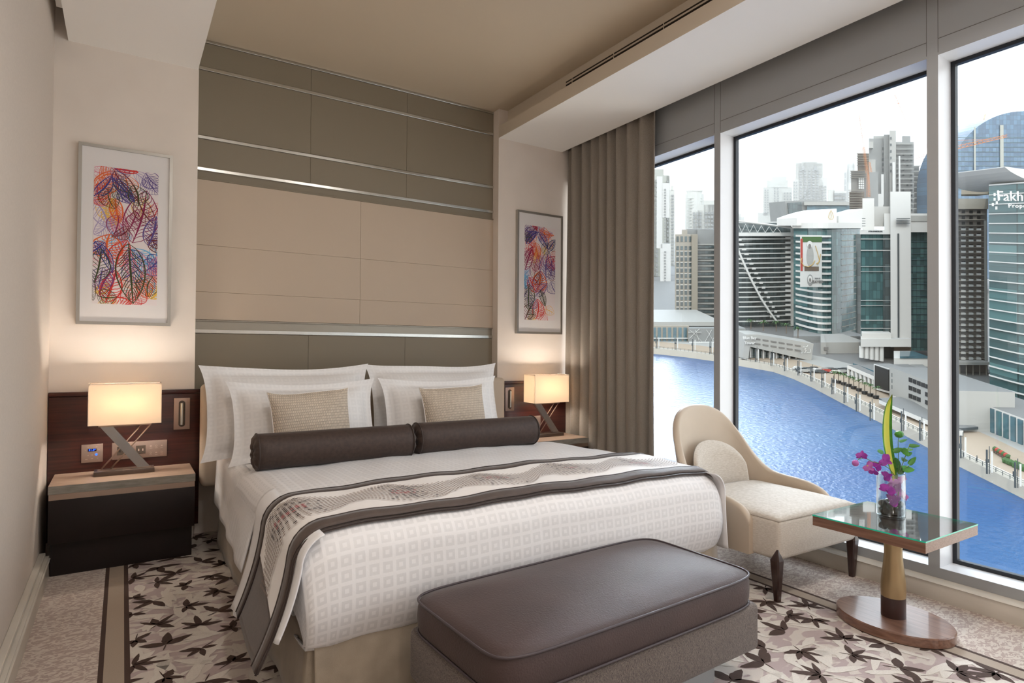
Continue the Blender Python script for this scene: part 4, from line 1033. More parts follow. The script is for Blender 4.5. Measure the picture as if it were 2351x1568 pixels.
t2 = N.new('ShaderNodeTexNoise'); t2.inputs['Scale'].default_value = .02; t2.inputs['Detail'].default_value = 3; L.new(tcn.outputs['Object'], t2.inputs[0])
mx = N.new('ShaderNodeMix'); mx.data_type = 'RGBA'; mx.inputs[6].default_value = lin(h('17376e')); mx.inputs[7].default_value = lin(h('2f5c80')); L.new(t2.outputs['Fac'], mx.inputs[0]); L.new(mx.outputs[2], b.inputs['Base Color'])
struct(cl(bm, 'canal_water', 'canal_water'))
# quay: stone wall, kerb walk, paved promenade, ground behind
def ribbon_(d0, d1, z0, z1, name, m, st=1, kind=True):
    bm = B(); A = [bm.verts.new((*inland(i, d0), z0)) for i in range(len(SH))]; C = [bm.verts.new((*inland(i, d1), z1)) for i in range(len(SH))]
    for i in range(len(SH)-1): bm.faces.new((A[i], A[i+1], C[i+1], C[i]))
    o = cl(bm, name, m); return struct(o) if kind else o
ribbon_(0, .6, -1, 2.6, 'quay_wall', 'c_kerb'); ribbon_(.6, 3.6, 2.6, 2.6, 'quay_walk', 'c_kerb'); ribbon_(3.6, 18, 2.65, 2.65, 'promenade', 'c_paving'); ribbon_(18, 34, 2.6, 2.6, 'service_road', 'c_pale')
bm = B(); gv = [bm.verts.new((*inland(i, 33), 2.5)) for i in range(len(SH))]; fa = [(300, 60), (2600, 900), (2600, 3000), (-900, 3000), (-500, 330)]
f = bm.faces.new(gv+[bm.verts.new((a, b_, 2.5)) for a, b_ in fa]); bmesh.ops.triangulate(bm, faces=[f]); struct(cl(bm, 'city_ground', 'c_road'))
# railing along the quay
bm = B()
def shp(t_, d):
    i = min(len(SH)-2, int(t_)); q = t_-i; return inland(i, d).lerp(inland(i+1, d), q)
tt = []
i = 3.0
while i < 17.5:
    seg = (Vector(SH[int(i)])-Vector(SH[int(i)+1])).length; tt.append(i); i += 1.9/seg
for t_ in tt:
    p = shp(t_, 1.0); box(bm, p.x-.05, p.x+.05, p.y-.05, p.y+.05, 2.6, 3.6)
for a, b_ in zip(tt, tt[1:]):
    p, q = shp(a, 1.0), shp(b_, 1.0)
    for z in (3.6, 3.15): tube(bm, [(p.x, p.y, z), (q.x, q.y, z)], .05, 3, cap=False)
tag(cl(bm, 'quay_railing', 'c_dark'), 'grey metal railing running along the edge of the quay', 'railing')
# promenade posts: dark lamp mast with white banner beside it
spots_ = [(1507, 800), (1550, 803), (1590, 806), (1630, 812), (1735, 830), (1770, 840), (1801, 852), (1832, 862), (1862, 876), (1887, 890), (1910, 905), (1938, 925), (1966, 945), (1998, 966), (2070, 990), (2112, 1012), (2206, 1052), (2266, 1088), (2331, 1120)]
def gnd(px, py, z0=2.6):
    v = (60-z0)*FPX/(py-520)
    for _ in range(3): u, z = uh(px, py, v); v *= (60-z0)/(60-z)
    return uh(px, py, v)[0], v
lp = None
for k, (px, py) in enumerate(spots_):
    u, v = gnd(px, py)
    where = ['leftmost in the left window', 'second in the left window', 'third in the left window', 'last before the first mullion', 'first right of the first mullion', 'below the words on the grey podium', 'before the grey podium entrance', 'by the cafe tables of the grey podium', 'at the right end of the grey podium', 'by the parked cars', 'left of the potted palms', 'in front of the first potted palms', 'in front of the middle potted palms', 'left of the yellow striped leaf', 'right of the yellow striped leaf', 'last before the wide mullion', 'leftmost in the right window', 'middle one in the right window', 'rightmost in the right window'][k]
    t_ = thing('lamp_post', 'dark promenade mast with white banner, '+where, 'lamp post', T(u, v, 2.6), 0, 'masts along the promenade')
    bm = B(); box(bm, -.14, .14, -.14, .14, 0, 5.6); box(bm, .5, .62, -.06, .06, 0, 6.4); link('mast', bm, 'c_dark', t_)
    bm = B(); box(bm, -.3, .5, -.05, .05, 2.6, 3.4) if k % 2 else box(bm, -.4, .14, -.2, .2, 2.4, 3.6); link('lamp_head', bm, 'c_dark', t_)
    o = bobj('banner', (.95, 1.35, -.05, .05, .3, 5.2), 'c_white', t_); t_.rotation_euler = (0, 0, -YAW)

# --- right window: tower with curved glass front and big white lettering
b1 = city('office_tower', 'curved green glass tower with white floor lines and rooftop lettering at the right edge')
v1 = 205
def curved(par, name, m, pl, pr, pt, pb, v, bow, d, n=14, mi=0, out=0):
    u0, z1 = uh(pl, pt, v); u1, _ = uh(pr, pt, v); _, z0 = uh(pl, pb, v); bm = B()
    poly = [((u0+(u1-u0)*i/n)*(v-bow*sin(pi*i/n)-out)/v, v-bow*sin(pi*i/n)-out) for i in range(n+1)]+[(u1, v+d), (u0*(1+d/v), v+d)]
    prism(bm, poly, z0, z1); return cl(bm, name, m, par)
def cbands(par, name, m, pl, pr, pt, pb, v, bow, n_, frac, out=.5, n=14, th=.6, a0=0, a1=1):
    bm = B(); q = (pb-pt)/n_
    for j in range(n_):
        u0, z1 = uh(pl, pt+q*j, v); u1, _ = uh(pr, pt+q*j, v); _, z0 = uh(pl, pt+q*(j+frac), v); ks = [a0+(a1-a0)*i/n for i in range(n+1)]
        poly = [((u0+(u1-u0)*k)*(v-bow*sin(pi*k)-out)/v, v-bow*sin(pi*k)-out) for k in ks]+[((u0+(u1-u0)*k)*(v-bow*sin(pi*k)+th)/v, v-bow*sin(pi*k)+th) for k in reversed(ks)]
        prism(bm, poly, z0, z1)
    return cl(bm, name, m, par)
curved(b1, 'glass_wall', 'c_glass', 2270, 2560, 424, 935, v1, 16, 40)
cbands(b1, 'floor_line', 'c_white', 2270, 2560, 425, 925, v1, 16, 23, .10)
cbands(b1, 'parapet', 'c_white', 2270, 2560, 424, 427, v1, 16, 1, 1)
bm = B(); n = 20; u0, z0 = uh(2262, 388, v1-6); u1, _ = uh(2500, 388, v1-6)
poly = [(u0+(u1-u0)*i/n, z0-1.5*sin(pi*i/n)) for i in range(n+1)]+[(u1-(u1-u0)*i/n, z0-6.0*sin(pi*(n-i)/n)**.8-.2) for i in range(n+1)]
prism(bm, poly, v1-14, v1+18, axis='y'); cl(bm, 'roof_canopy', 'c_white', b1)
bm = B()
for px in (2296, 2304, 2312, 2345): hb_(bm, px, px+3, 400, 426, v1, 1)
cl(bm, 'canopy_post', 'c_white', b1)
def ctext(par, name, s_t, px, py, v, size_px, m='c_white', rot=0, bold=0, sp=1.0):
    u, z = uh(px, py, v); sz = size_px/FPX*v
    M = Matrix.Translation(T(u, v, z)) @ Matrix.Rotation(-YAW+rot, 4, 'Z') @ Matrix.Rotation(pi/2, 4, 'X')
    return text_mesh(name, s_t, sz, M, m, par, ext=.15, spacing=sp, bold=bold)
ctext(b1, 'lettering', 'Fakhruddin', 2362, 452, v1-17, 33); ctext(b1, 'lettering', 'Properties', 2352, 473, v1-17, 14, bold=.01, sp=1.25)
bm = B()
for a, c in ((2281, 443), (2289, 437), (2281, 454), (2286, 462), (2277, 466), (2285, 474), (2291, 452)): hb_(bm, a, a+5, c, c+7, v1-12, .5)
cl(bm, 'logo', 'c_white', b1)
# --- blue arch tower behind
b2 = city('arched_tower', 'large blue glass tower with round arched top behind the lettered tower')
bm = B(); v2 = 520; uc, zc = uh(2352, 430, v2); ur, _ = uh(2176, 430, v2); R0 = uc-ur; _, zt = uh(2352, 255, v2); _, zb = uh(2352, 640, v2); n = 40
poly = [(uc-R0, zb)]+[(uc-R0*cos(pi*i/n), zc+(zt-zc)*sin(pi*i/n)) for i in range(n+1)]+[(uc+R0, zb)]
prism(bm, poly, v2, v2+40, axis='y'); cl(bm, 'glass_wall', 'c_glass_blue', b2)
bands(b2, 'floor_line', 'c_bay', 2197, 2500, 315, 445, v2, 12, .12, .4, .5)
bm = B(); hb_(bm, 2236, 2240, 292, 440, v2-.8, .6); hb_(bm, 2296, 2304, 287, 440, v2-.8, .6); cl(bm, 'glass_seam', 'c_far2', b2)
def crane(label, segs, m='c_orange', v=400, w_px=2.2, nm='crane'):
    t_ = thing('tower_crane', label, 'crane', (0, 0, 0))
    for name, (x0, y0), (x1, y1), wpx in segs:
        a = Vector((*((lambda q: (q[0], v))(uh(x0, y0, v))), uh(x0, y0, v)[1])); b_ = Vector((uh(x1, y1, v)[0], v, uh(x1, y1, v)[1])); w_ = wpx/FPX*v/2; bm = B(); ax = (b_-a); L_ = ax.length; ax.normalize(); s_n = Vector((ax.z, 0, -ax.x)); dn = Vector((0, 1, 0)); r = w_*.14
        off = [s_n*w_+dn*w_, s_n*-w_+dn*w_, s_n*w_-dn*w_, s_n*-w_-dn*w_]
        for o_ in off: tube(bm, [a+o_, b_+o_*.6], r, 4)
        ns = max(3, int(L_/(2.4*w_)))
        for i in range(ns):
            p, q = a.lerp(b_, i/ns), a.lerp(b_, (i+1)/ns); k0, k1 = 1-.4*i/ns, 1-.4*(i+1)/ns
            tube(bm, [p+off[2]*k0, q+off[3]*k1], r*.8, 3); tube(bm, [p+off[2]*k0, p+off[3]*k0], r*.8, 3)
        cl(bm, name, m, t_)
    return t_
crane('orange crane jib reaching right across the blue arched tower', [('jib', (2186, 341), (2311, 312), 8), ('tie_bar', (2186, 323), (2270, 320), 1.5)], v=380)
crane('small yellow crane standing on top of the arched tower', [('mast', (2256, 277), (2262, 262), 3), ('jib', (2258, 274), (2270, 246), 3)], v=500, m='c_gold')
# --- balcony block under construction
b3 = city('apartment_block', 'beige unfinished apartment block with rows of balconies left of the lettered tower')
v3 = 240
blk(b3, 'wall', 'c_beige', 2150, 2269, 456, 480, v3-1, 26); blk(b3, 'core', 'c_concrete', 2150, 2266, 478, 900, v3, 24)
blk(b3, 'roof_frame', 'c_tan', 2207, 2280, 436, 446, v3+4, 14)
cells(b3, 'balcony', 'c_white', 2150, 2256, 520, 830, v3, 6, 24, .62, .34, 2.2); cells(b3, 'window', 'c_black', 2150, 2256, 480, 830, v3, 6, 27, .45, .5, .4, skip=.12)
bands(b3, 'floor_slab', 'c_beige', 2150, 2262, 478, 835, v3, 28, .13, 1.2, 1.4); blk(b3, 'hoist_mast', 'c_pale', 2259, 2265, 506, 836, v3-4, 3)
cells(b3, 'ground_column', 'c_beige', 2150, 2272, 836, 905, v3-5, 8, 1, .14, 1, 0); blk(b3, 'podium_slab', 'c_pale', 2150, 2275, 832, 838, v3-6, 14)
# --- white podium with tall glazed bays
b4 = city('podium_building', 'long white podium building with tall glazed bays standing on columns above the quay')
def slant(par, name, m, pts4, vv, d):
    """quay-side volume whose front runs from (pl, top, bottom) to (pr, top, bottom)"""
    (pl, tl, bl_), (pr, tr, br) = pts4; bm = B(); ul, zt = uh(pl, tl, vv[0]); ur, zt2 = uh(pr, tr, vv[1]); zb, zb2 = uh(pl, bl_, vv[0])[1], uh(pr, br, vv[1])[1]
    A = [(ul, vv[0]), (ur, vv[1])]; n_ = Vector((-(A[1][1]-A[0][1]), A[1][0]-A[0][0])).normalized(); n_ = n_ if n_.x+n_.y > 0 else -n_; Bk = [(a+n_.x*d, b_+n_.y*d) for a, b_ in A]
    lo = [bm.verts.new((*A[0], zb)), bm.verts.new((*A[1], zb2)), bm.verts.new((*Bk[1], zb2)), bm.verts.new((*Bk[0], zb))]; hi = [bm.verts.new((*A[0], zt)), bm.verts.new((*A[1], zt2)), bm.verts.new((*Bk[1], zt2)), bm.verts.new((*Bk[0], zt))]
    bm.faces.new(lo); bm.faces.new(hi).material_index = 1
    for i in range(4): bm.faces.new((lo[i], lo[(i+1) % 4], hi[(i+1) % 4], hi[i]))
    return cl(bm, name, [m, 'c_road'], par)
VA, VB = 182, 160
def lerp(a, b_, t): return a+(b_-a)*t
def on4(t, off=0):  # distance along the podium front in 1/v
    return 1/lerp(1/VA, 1/VB, t)-off
slant(b4, 'wall', 'c_white', ((2120, 877, 940), (2500, 1016, 1112)), (on4((2120-2200)/151.), on4((2500-2200)/151.)), 15)
for i in range(-2, 20):
    a = i/9.2+.03; b_ = a+.065
    if i > 16: continue
    pxa, pxb = lerp(2200, 2351, a), lerp(2200, 2351, b_); ya, yb = lerp(909, 967, a), lerp(909, 967, b_); za, zb = lerp(970, 1029, a), lerp(970, 1029, b_)
    slant(b4, 'window', 'c_bay', ((pxa, ya, za), (pxb, yb, zb)), (on4(a, .5), on4(b_, .5)), 1)
for i in range(0, 7):
    a = .18+i*.165; px = lerp(2200, 2351, a); u, z1 = uh(px, lerp(974, 1033, a), on4(a, -1)); bm = B(); lathe(bm, [(.65, 2.6), (.65, z1)], u, on4(a, -1), 12); cl(bm, 'column', 'c_white', b4)
# --- Blue: middle window towers
b5 = city('hotel_tower', 'white and green glass tower with a tall white pylon left of the wide mullion')
v5 = 262
blk(b5, 'glass_wall', 'c_glass', 1976, 2046, 536, 790, v5, 34); blk(b5, 'glass_corner', 'c_glass_dark', 2027, 2046, 537, 778, v5-.6, 1)
blk(b5, 'glass_wall', 'c_glass', 2088, 2180, 533, 805, v5+3, 30); blk(b5, 'pylon', 'c_white', 2044, 2091, 440, 797, v5-3, 16); blk(b5, 'pylon_slot', 'c_dark', 2060.5, 2064.5, 536, 792, v5-3.4, .6)
blk(b5, 'roof_block', 'c_white', 1974, 2048, 528, 538, v5-1.5, 30); blk(b5, 'roof_block', 'c_white', 2030, 2180, 490, 533, v5-1, 26); blk(b5, 'roof_block', 'c_louvre', 1980, 2007, 455, 530, v5+2, 16); blk(b5, 'roof_block', 'c_white', 1996, 2070, 474, 520, v5+6, 16)
blk(b5, 'roof_core', 'c_pale', 2087, 2130, 495, 508, v5-1.4, 1); bands(b5, 'roof_fin', 'c_dark', 2058, 2090, 501, 517, v5-4, 3, .25, .8, 1.2); bands(b5, 'roof_fin', 'c_dark', 1979, 1987, 501, 524, v5-3, 4, .2, .8, 1.2)
for (a, b_, sp) in ((548, 600, 1), (612, 634, 1), (690, 712, 1), (735, 772, 1)): bands(b5, 'floor_line', 'c_louvre', 1976, 2046, a, b_, v5, 2, .05, .7, .8)
bands(b5, 'floor_line', 'c_bay', 2091, 2180, 540, 790, v5+3, 18, .07, .5, .6)
blk(b5, 'fascia', 'c_louvre', 1978, 2046, 765, 778, v5-5, 30); blk(b5, 'fascia', 'c_white', 1976, 2092, 778, 796, v5-6, 34)
for i in range(5):
    px = 1981+11.5*i; u, z1 = uh(px, 796, v5-5); _, z0 = uh(px, 822+i*2, v5-5); bm = B(); lathe(bm, [(.9, z0), (.9, z1)], u, v5-4, 12); cl(bm, 'column', 'c_white', b5)
blk(b5, 'lobby', 'c_dark', 1978, 2052, 796, 830, v5+4, 20); blk(b5, 'timber_screen', 'c_brown', 2052, 2092, 796, 822, v5-2, 12)
ctext(b5, 'sign', 'STEIGENBERGER', 2010, 531.5, v5-3.4, 4.4, 'c_dark', bold=.01)
# curved green tower with banner
b6 = city('banner_tower', 'round green glass tower with white louvres and a tall white banner')
v6 = 330
curved(b6, 'glass_wall', 'c_glass', 1822, 1976, 521, 800, v6, 22, 50); curved(b6, 'roof_band', 'c_louvre', 1819, 1984, 512, 524, v6-1, 23, 48)
bm = B(); n = 20; u0, _ = uh(1829, 500, v6-10); u1, _ = uh(1921, 500, v6-10); zb_ = uh(1829, 518, v6-10)[1]; poly = [(u0, zb_)]+[(u0+(u1-u0)*i/n, lerp(uh(1829, 500, v6-10)[1], uh(1921, 479, v6-10)[1], sin(pi/2*i/n))) for i in range(n+1)]+[(u1, zb_)]
prism(bm, poly, v6-10, v6+14, axis='y'); cl(bm, 'roof_wall', 'c_louvre', b6)
bm = B(); n = 12; u0, _ = uh(1925, 500, v6); u1, _ = uh(1984, 478, v6); poly = [(u0, uh(1925, 512, v6)[1]), (u0, uh(1925, 496, v6)[1]), (u1, uh(1984, 479, v6)[1]), (u1, uh(1984, 512, v6)[1])]; prism(bm, poly, v6, v6+16, axis='y'); cl(bm, 'roof_wall', 'c_white', b6)
cbands(b6, 'louvre', 'c_louvre', 1822, 1976, 539, 779, v6, 22, 18, .30, .9, a0=.03, a1=.56)
cbands(b6, 'floor_line', 'c_beige', 1822, 1976, 537, 778, v6, 22, 18, .08, .5, a0=.72, a1=1.0)
blk(b6, 'glass_fin', 'c_glass_dark', 1938, 1976, 537, 792, v6-5, 6)
ban = thing('banner', 'tall white banner with a robed figure and gold script on the round green tower', 'banner', (0, 0, 0)); vb = v6-24.5
blk(ban, 'cloth', 'c_white', 1837, 1887, 543, 659, vb, .4); blk(ban, 'printed_band', 'c_green', 1841, 1887, 543.5, 556, vb-.15, .1); blk(ban, 'printed_band', 'c_red', 1838, 1843, 548, 622, vb-.2, .1); blk(ban, 'printed_band', 'c_brown', 1847, 1880, 612, 622, vb-.2, .1)
def disc(par, name, m, px, py, rx, ry, v, n=20):
    u, z = uh(px, py, v); bm = B(); prism(bm, [(u+rx/FPX*v*cos(2*pi*i/n), z+ry/FPX*v*sin(2*pi*i/n)) for i in range(n)], v, v+.1, axis='y'); return cl(bm, name, m, par)
disc(ban, 'printed_figure', 'c_pale', 1860, 588, 8, 24, vb-.3); disc(ban, 'printed_figure', 'c_louvre', 1859, 561, 6.5, 8, vb-.4); disc(ban, 'printed_figure', 'c_concrete', 1859, 565, 3.2, 5, vb-.5)
disc(ban, 'printed_emblem', 'c_grey', 1860, 643, 6.5, 13, vb-.3); disc(ban, 'printed_emblem', 'c_louvre', 1860, 641, 5, 8, vb-.4); disc(ban, 'printed_emblem', 'c_concrete', 1860, 643, 2.4, 4.5, vb-.5)
def stroke(par, name, m, pts, v, wpx):
    bm = B(); tube(bm, [(uh(x, y, v)[0], v, uh(x, y, v)[1]) for x, y in pts], wpx/FPX*v/2, 5); return cl(bm, name, m, par)
stroke(ban, 'gold_script', 'c_gold', [(1841, 592), (1839, 600), (1845, 610), (1856, 613), (1866, 607), (1871, 598)], vb-.4, 1.8); stroke(ban, 'gold_script', 'c_gold', [(1872, 564), (1877, 580), (1882, 600), (1874, 606)], vb-.4, 1.6); stroke(ban, 'gold_script', 'c_gold', [(1884, 583), (1882, 596), (1877, 608)], vb-.4, 1.5)
ctext(ban, 'lettering', 'ZAYED', 1877.5, 647, vb-.4, 8, 'c_concrete', bold=.03); ctext(ban, 'lettering', 'YEAR OF', 1877, 639, vb-.4, 3.4, 'c_grey')
stroke(b6, 'gold_emblem', 'c_gold', [(1908, 483), (1904, 491), (1902, 499), (1906, 504), (1911, 504), (1914, 499), (1912, 491), (1908, 483)], v6-11, 1.0); stroke(b6, 'gold_emblem', 'c_gold', [(1907, 487), (1909, 495), (1907, 503)], v6-11, .8)
# striped hotel with truss roof and the sweeping white line
b7 = city('striped_tower', 'broad glass tower striped with white bands and a sweeping diagonal white line')
v7 = 350
blk(b7, 'glass_wall', 'c_glass_dark', 1660, 1816, 512, 760, v7, 30)
cbands(b7, 'floor_band', 'c_white', 1560, 1816, 536, 744, v7, 6, 19, .22, .4, a0=.42, a1=1)
blk(b7, 'end_wall', 'c_white', 1815, 1824, 524, 748, v7-1, 30); blk(b7, 'roof_beam', 'c_white', 1660, 1822, 534, 542, v7-6.5, 8)
stroke(b7, 'roof_truss', 'c_white', [(1660, 504), (1700, 508), (1760, 515), (1818, 523)], v7-7, 5)
stroke(b7, 'roof_truss', 'c_white', [(1694+9*i, 534 if i % 2 else 512+1.0*i) for i in range(12)], v7-7, 1.6)
stroke(b7, 'diagonal_band', 'c_white', [(1690, 560), (1700, 586), (1714, 618), (1730, 652), (1748, 686), (1766, 714), (1783, 737)], v7-8, 5)
bm = B()
for j in range(17):
    y = 548+11*j; x = 1692+ (y-560)*.52; hb_(bm, x-14+j*.3, x-2, y, y+4.5, v7-7.2, .8); hb_(bm, x+6, x+17-j*.3, y, y+4.5, v7-7.2, .8)
    hb_(bm, 1803, 1816, y-4, y+1, v7-3, .8)
cl(bm, 'balcony', 'c_white', b7)
# beige office tower with window grid, left window
b8 = city('office_block', 'beige office tower with a tight grid of windows in the left window')
v8 = 355
blk(b8, 'wall', 'c_beige', 1550, 1589, 538, 746, v8, 26); blk(b8, 'wall', 'c_tan', 1588, 1602, 538, 748, v8-2, 26); blk(b8, 'wall', 'c_grey', 1601, 1700, 526, 752, v8+6, 30)
blk(b8, 'roof_block', 'c_beige', 1565, 1578, 527, 540, v8+2, 8); blk(b8, 'roof_block', 'c_grey', 1576, 1700, 526, 560, v8+10, 20)
cells(b8, 'window', 'c_glass_dark', 1551, 1589, 563, 743, v8, 4, 14, .62, .66, .3); cells(b8, 'window', 'c_glass_dark', 1551, 1589, 542, 556, v8, 4, 1, .55, .9, .3); cells(b8, 'sill', 'c_white', 1551, 1589, 570.5, 750.5, v8, 4, 14, .62, .10, .5)
bands(b8, 'floor_band', 'c_pale', 1601, 1700, 560, 745, v8+6, 15, .22, .8, 1); bands(b8, 'window', 'c_glass_dark', 1601, 1700, 564, 749, v8+6, 15, .5, .5, .8)
# podium at the left with lattice end
b9 = city('podium_block', 'low glass fronted podium by the water with white crossed lattice, left window')
v9 = 305
blk(b9, 'wall', 'c_beige', 1400, 1582, 748, 806, v9, 30); blk(b9, 'roof', 'c_pale', 1400, 1660, 739, 748, v9+2, 45); blk(b9, 'wall', 'c_grey', 1580, 1712, 754, 806, v9-3, 28)
cells(b9, 'window', 'c_bay', 1496, 1579, 751, 800, v9, 7, 1, .62, .96, .4); bands(b9, 'floor_line', 'c_white', 1496, 1580, 776, 806, v9-1, 2, .10, .4, .8)
cells(b9, 'shopfront', 'c_white', 1583, 1700, 788, 806, v9-3, 10, 1, .16, 1, .8); blk(b9, 'canopy', 'c_white', 1582, 1704, 786, 789, v9-5, 5)
for a in ([(1583, 757), (1600, 772), (1612, 785)], [(1583, 777), (1600, 760), (1606, 755)], [(1596, 757), (1606, 786)], [(1618, 786), (1634, 757)], [(1622, 757), (1640, 786)], [(1634, 786), (1646, 760)], [(1640, 757), (1660, 786)], [(1655, 786), (1676, 757)], [(1665, 757), (1690, 786)], [(1682, 757), (1700, 786)]): stroke(b9, 'lattice', 'c_white', a, v9-3.6, 1.0)
ctext(b9, 'sign', 'DAMAC MAISON', 1595, 763, v9-4, 4, 'c_white')
# grey sloping podium with words
b10 = city('blue_bay_podium', 'grey sloping podium building with white words above its glass shopfronts')
def quad4(par, name, m, pts, v, d):
    bm = B(); poly = [uh(x, y, v) for x, y in pts]; prism(bm, poly, v, v+d, axis='y'); return cl(bm, name, m, par)
v10 = 262
b10.name = 'podium_building'
quad4(b10, 'wall', 'c_pale', [(1712, 768), (1740, 768), (1868, 789), (1860, 848), (1848, 846), (1851, 826), (1722, 796), (1718, 824), (1704, 824)], v10, 10)
quad4(b10, 'glass_front', 'c_glass_dark', [(1718, 796), (1850, 824), (1846, 846), (1716, 822)], v10+4, 8)
for i in range(9): quad4(b10, 'column', 'c_white', [(1722+15*i, 797+3.1*i), (1724.5+15*i, 797.5+3.1*i), (1724.5+15*i, 821+2.6*i), (1722+15*i, 820.5+2.6*i)], v10+2, .8)
for r in (0, 1):
    for i in range(6): quad4(b10, 'window', 'c_concrete', [(1733+18.5*i, 776+3.0*i+11*r), (1746+18.5*i, 778+3.0*i+11*r), (1746+18.5*i, 781+3.0*i+11*r), (1733+18.5*i, 779+3.0*i+11*r)], v10-.3, .4)
ctext(b10, 'lettering', 'Blue Bay', 1721, 776, v10-.8, 9, 'c_louvre', bold=.03); ctext(b10, 'lettering', 'Tower', 1721, 787.5, v10-.8, 9, 'c_louvre', bold=.03)
for pts, w_ in (([(1849, 797), (1846, 796), (1843, 797)], 1.2), ([(1855, 792), (1853, 796), (1850, 796)], 1.2), ([(1847, 801), (1851, 799), (1848, 803), (1852, 805)], 1.2), ([(1861, 802), (1860, 809), (1856, 809), (1852, 809)], 1.2), ([(1850, 805), (1849, 809), (1846, 810)], 1.2), ([(1843, 808), (1840, 810), (1842, 813)], 1.2)): stroke(b10, 'arabic_lettering', 'c_louvre', pts, v10-.8, w_)
blk(b10, 'wall', 'c_pale', 1884, 1992, 786, 818, v10+14, 22); blk(b10, 'wall', 'c_pale', 1884, 1897, 786, 850, v10+12, 22); blk(b10, 'glass_front', 'c_glass_dark', 1896, 1992, 818, 850, v10+20, 10); blk(b10, 'window_band', 'c_concrete', 1892, 1902, 797, 804, v10+11.5, .6); blk(b10, 'roof_terrace', 'c_grey', 1822, 1992, 772, 788, v10+40, 20)
cells(b10, 'column', 'c_pale', 1900, 1990, 818, 848, v10+15, 5, 1, .08, 1, .3)
# white colonnade podium with dark screen and open car park
b11 = city('car_park', 'white colonnaded podium with a dark screen and open car park decks beside it')
v11 = 215
slant(b11, 'roof_slab', 'c_louvre', ((1946, 838, 846), (2010, 865, 874)), (232, 216), 24); slant(b11, 'glass_parapet', 'c_bay', ((1958, 833, 838), (2006, 851, 862)), (236, 222), 1)
for i in range(7):
    px = 1950+9.5*i; vv = 232-2.4*i; u, z1 = uh(px, 842+4*i, vv); bm = B(); lathe(bm, [(.55, 2.6), (.55, z1)], u, vv+.5, 10); cl(bm, 'column', 'c_white', b11)
slant(b11, 'back_wall', 'c_grey', ((1950, 845, 888), (2010, 872, 905)), (244, 228), 8)
slant(b11, 'screen_frame', 'c_louvre', ((2006, 835, 893), (2042, 846, 903)), (214, 206), 6); slant(b11, 'dark_screen', 'c_black', ((2008, 838, 888), (2039.5, 849, 898)), (213.2, 205.2), 1)
slant(b11, 'deck_wall', 'c_pale', ((2042, 842, 912), (2190, 897, 990)), (205, 171), 16); 
for r in range(3):
    for i in range(9):
        a = i/8; px = 2086+i*9.4; y = 866+18.5*r+i*3.7
        if r == 0 or i % 4 != 3: slant(b11, 'deck_opening', 'c_black', ((px, y, y+10), (px+7.4, y+2.6, y+12.6)), (1/lerp(1/205, 1/171, (px-2042)/148)-.3, 1/lerp(1/205, 1/171, (px+7.4-2042)/148)-.3), .6)
for r in range(3): 
    for i in range(2): slant(b11, 'deck_opening', 'c_dark', ((2047+9.5*i, 856+14*r+3*i, 865+14*r+3*i), (2054+9.5*i, 858+14*r+3*i, 867+14*r+3*i)), (203.5-2*i, 202.2-2*i), .6)
for i in range(11): slant(b11, 'pillar', 'c_white', ((2050+13*i, 908+7.4*i, 930+7.4*i), (2052.5+13*i, 909+7.4*i, 931.5+7.4*i)), (1/lerp(1/205, 1/171, (8+13*i)/148)-1, 1/lerp(1/205, 1/171, (10.5+13*i)/148)-1), .8)
blk(b11, 'roof_clutter', 'c_grey', 2090, 2131, 846, 858, 235, 12); blk(b11, 'roof_box', 'c_louvre', 2052, 2131, 822, 842, 242, 14); blk(b11, 'pool', 'c_bay', 2066, 2131, 818, 823, 241.5, 10)
slant(b11, 'bridge_beam', 'c_white', ((2018, 918, 926), (2190, 990, 1002)), (192, 166), 3); slant(b11, 'bridge_deck', 'c_dark', ((2018, 914, 918), (2190, 984, 990)), (194, 168), 8)
# --- towers under construction
b12 = city('tower_under_construction', 'tall bare concrete tower under construction behind the white pylon tower')
v12 = 560
for (a, b_, c, d, vv, m) in ((1995, 2030, 318, 520, 560, 'c_grey'), (2029, 2043, 309, 520, 556, 'c_grey'), (2042, 2057, 300, 520, 550, 'c_pale'), (2057, 2098, 326, 520, 558, 'c_grey'), (2071, 2090, 312, 330, 562, 'c_grey'), (1995, 2005, 325, 340, 552, 'c_pale'), (2098, 2110, 380, 520, 566, 'c_grey'), (2005, 2030, 312, 322, 566, 'c_pale')): blk(b12, 'core', m, a, b_, c, d, vv, 20)
bands(b12, 'floor_slab', 'c_pale', 2058, 2099, 330, 490, 556, 14, .14, 1.5, 3); bands(b12, 'floor_slab', 'c_pale', 2098, 2114, 380, 490, 562, 9, .16, 1.5, 3)
cells(b12, 'opening', 'c_dark', 2060, 2097, 338, 488, 557, 4, 13, .5, .5, .5, skip=.35); cells(b12, 'opening', 'c_dark', 2043, 2048, 310, 400, 549, 1, 6, .7, .4, .5); cells(b12, 'opening', 'c_dark', 2024, 2030, 335, 480, 559, 1, 12, .6, .5, .5)
bm = B(); hb_(bm, 2049, 2055, 372, 480, 546, 3); hb_(bm, 2063, 2067, 358, 470, 552, 3); hb_(bm, 2016, 2028, 445, 520, 546, 3); hb_(bm, 2023, 2029, 400, 470, 548, 3); cl(bm, 'hoist_cladding', 'c_white', b12)
b13 = city('tower_under_construction', 'lower dark scaffolded tower left of the bare concrete tower')
for (a, b_, c, d, vv, m) in ((1969, 1995, 352, 400, 535, 'c_brown'), (1954, 1992, 392, 510, 530, 'c_concrete'), (1950, 1984, 440, 510, 526, 'c_brown'), (1972, 2010, 366, 395, 538, 'c_pale'), (1984, 2016, 395, 510, 536, 'c_grey')): blk(b13, 'core', m, a, b_, c, d, vv, 16)
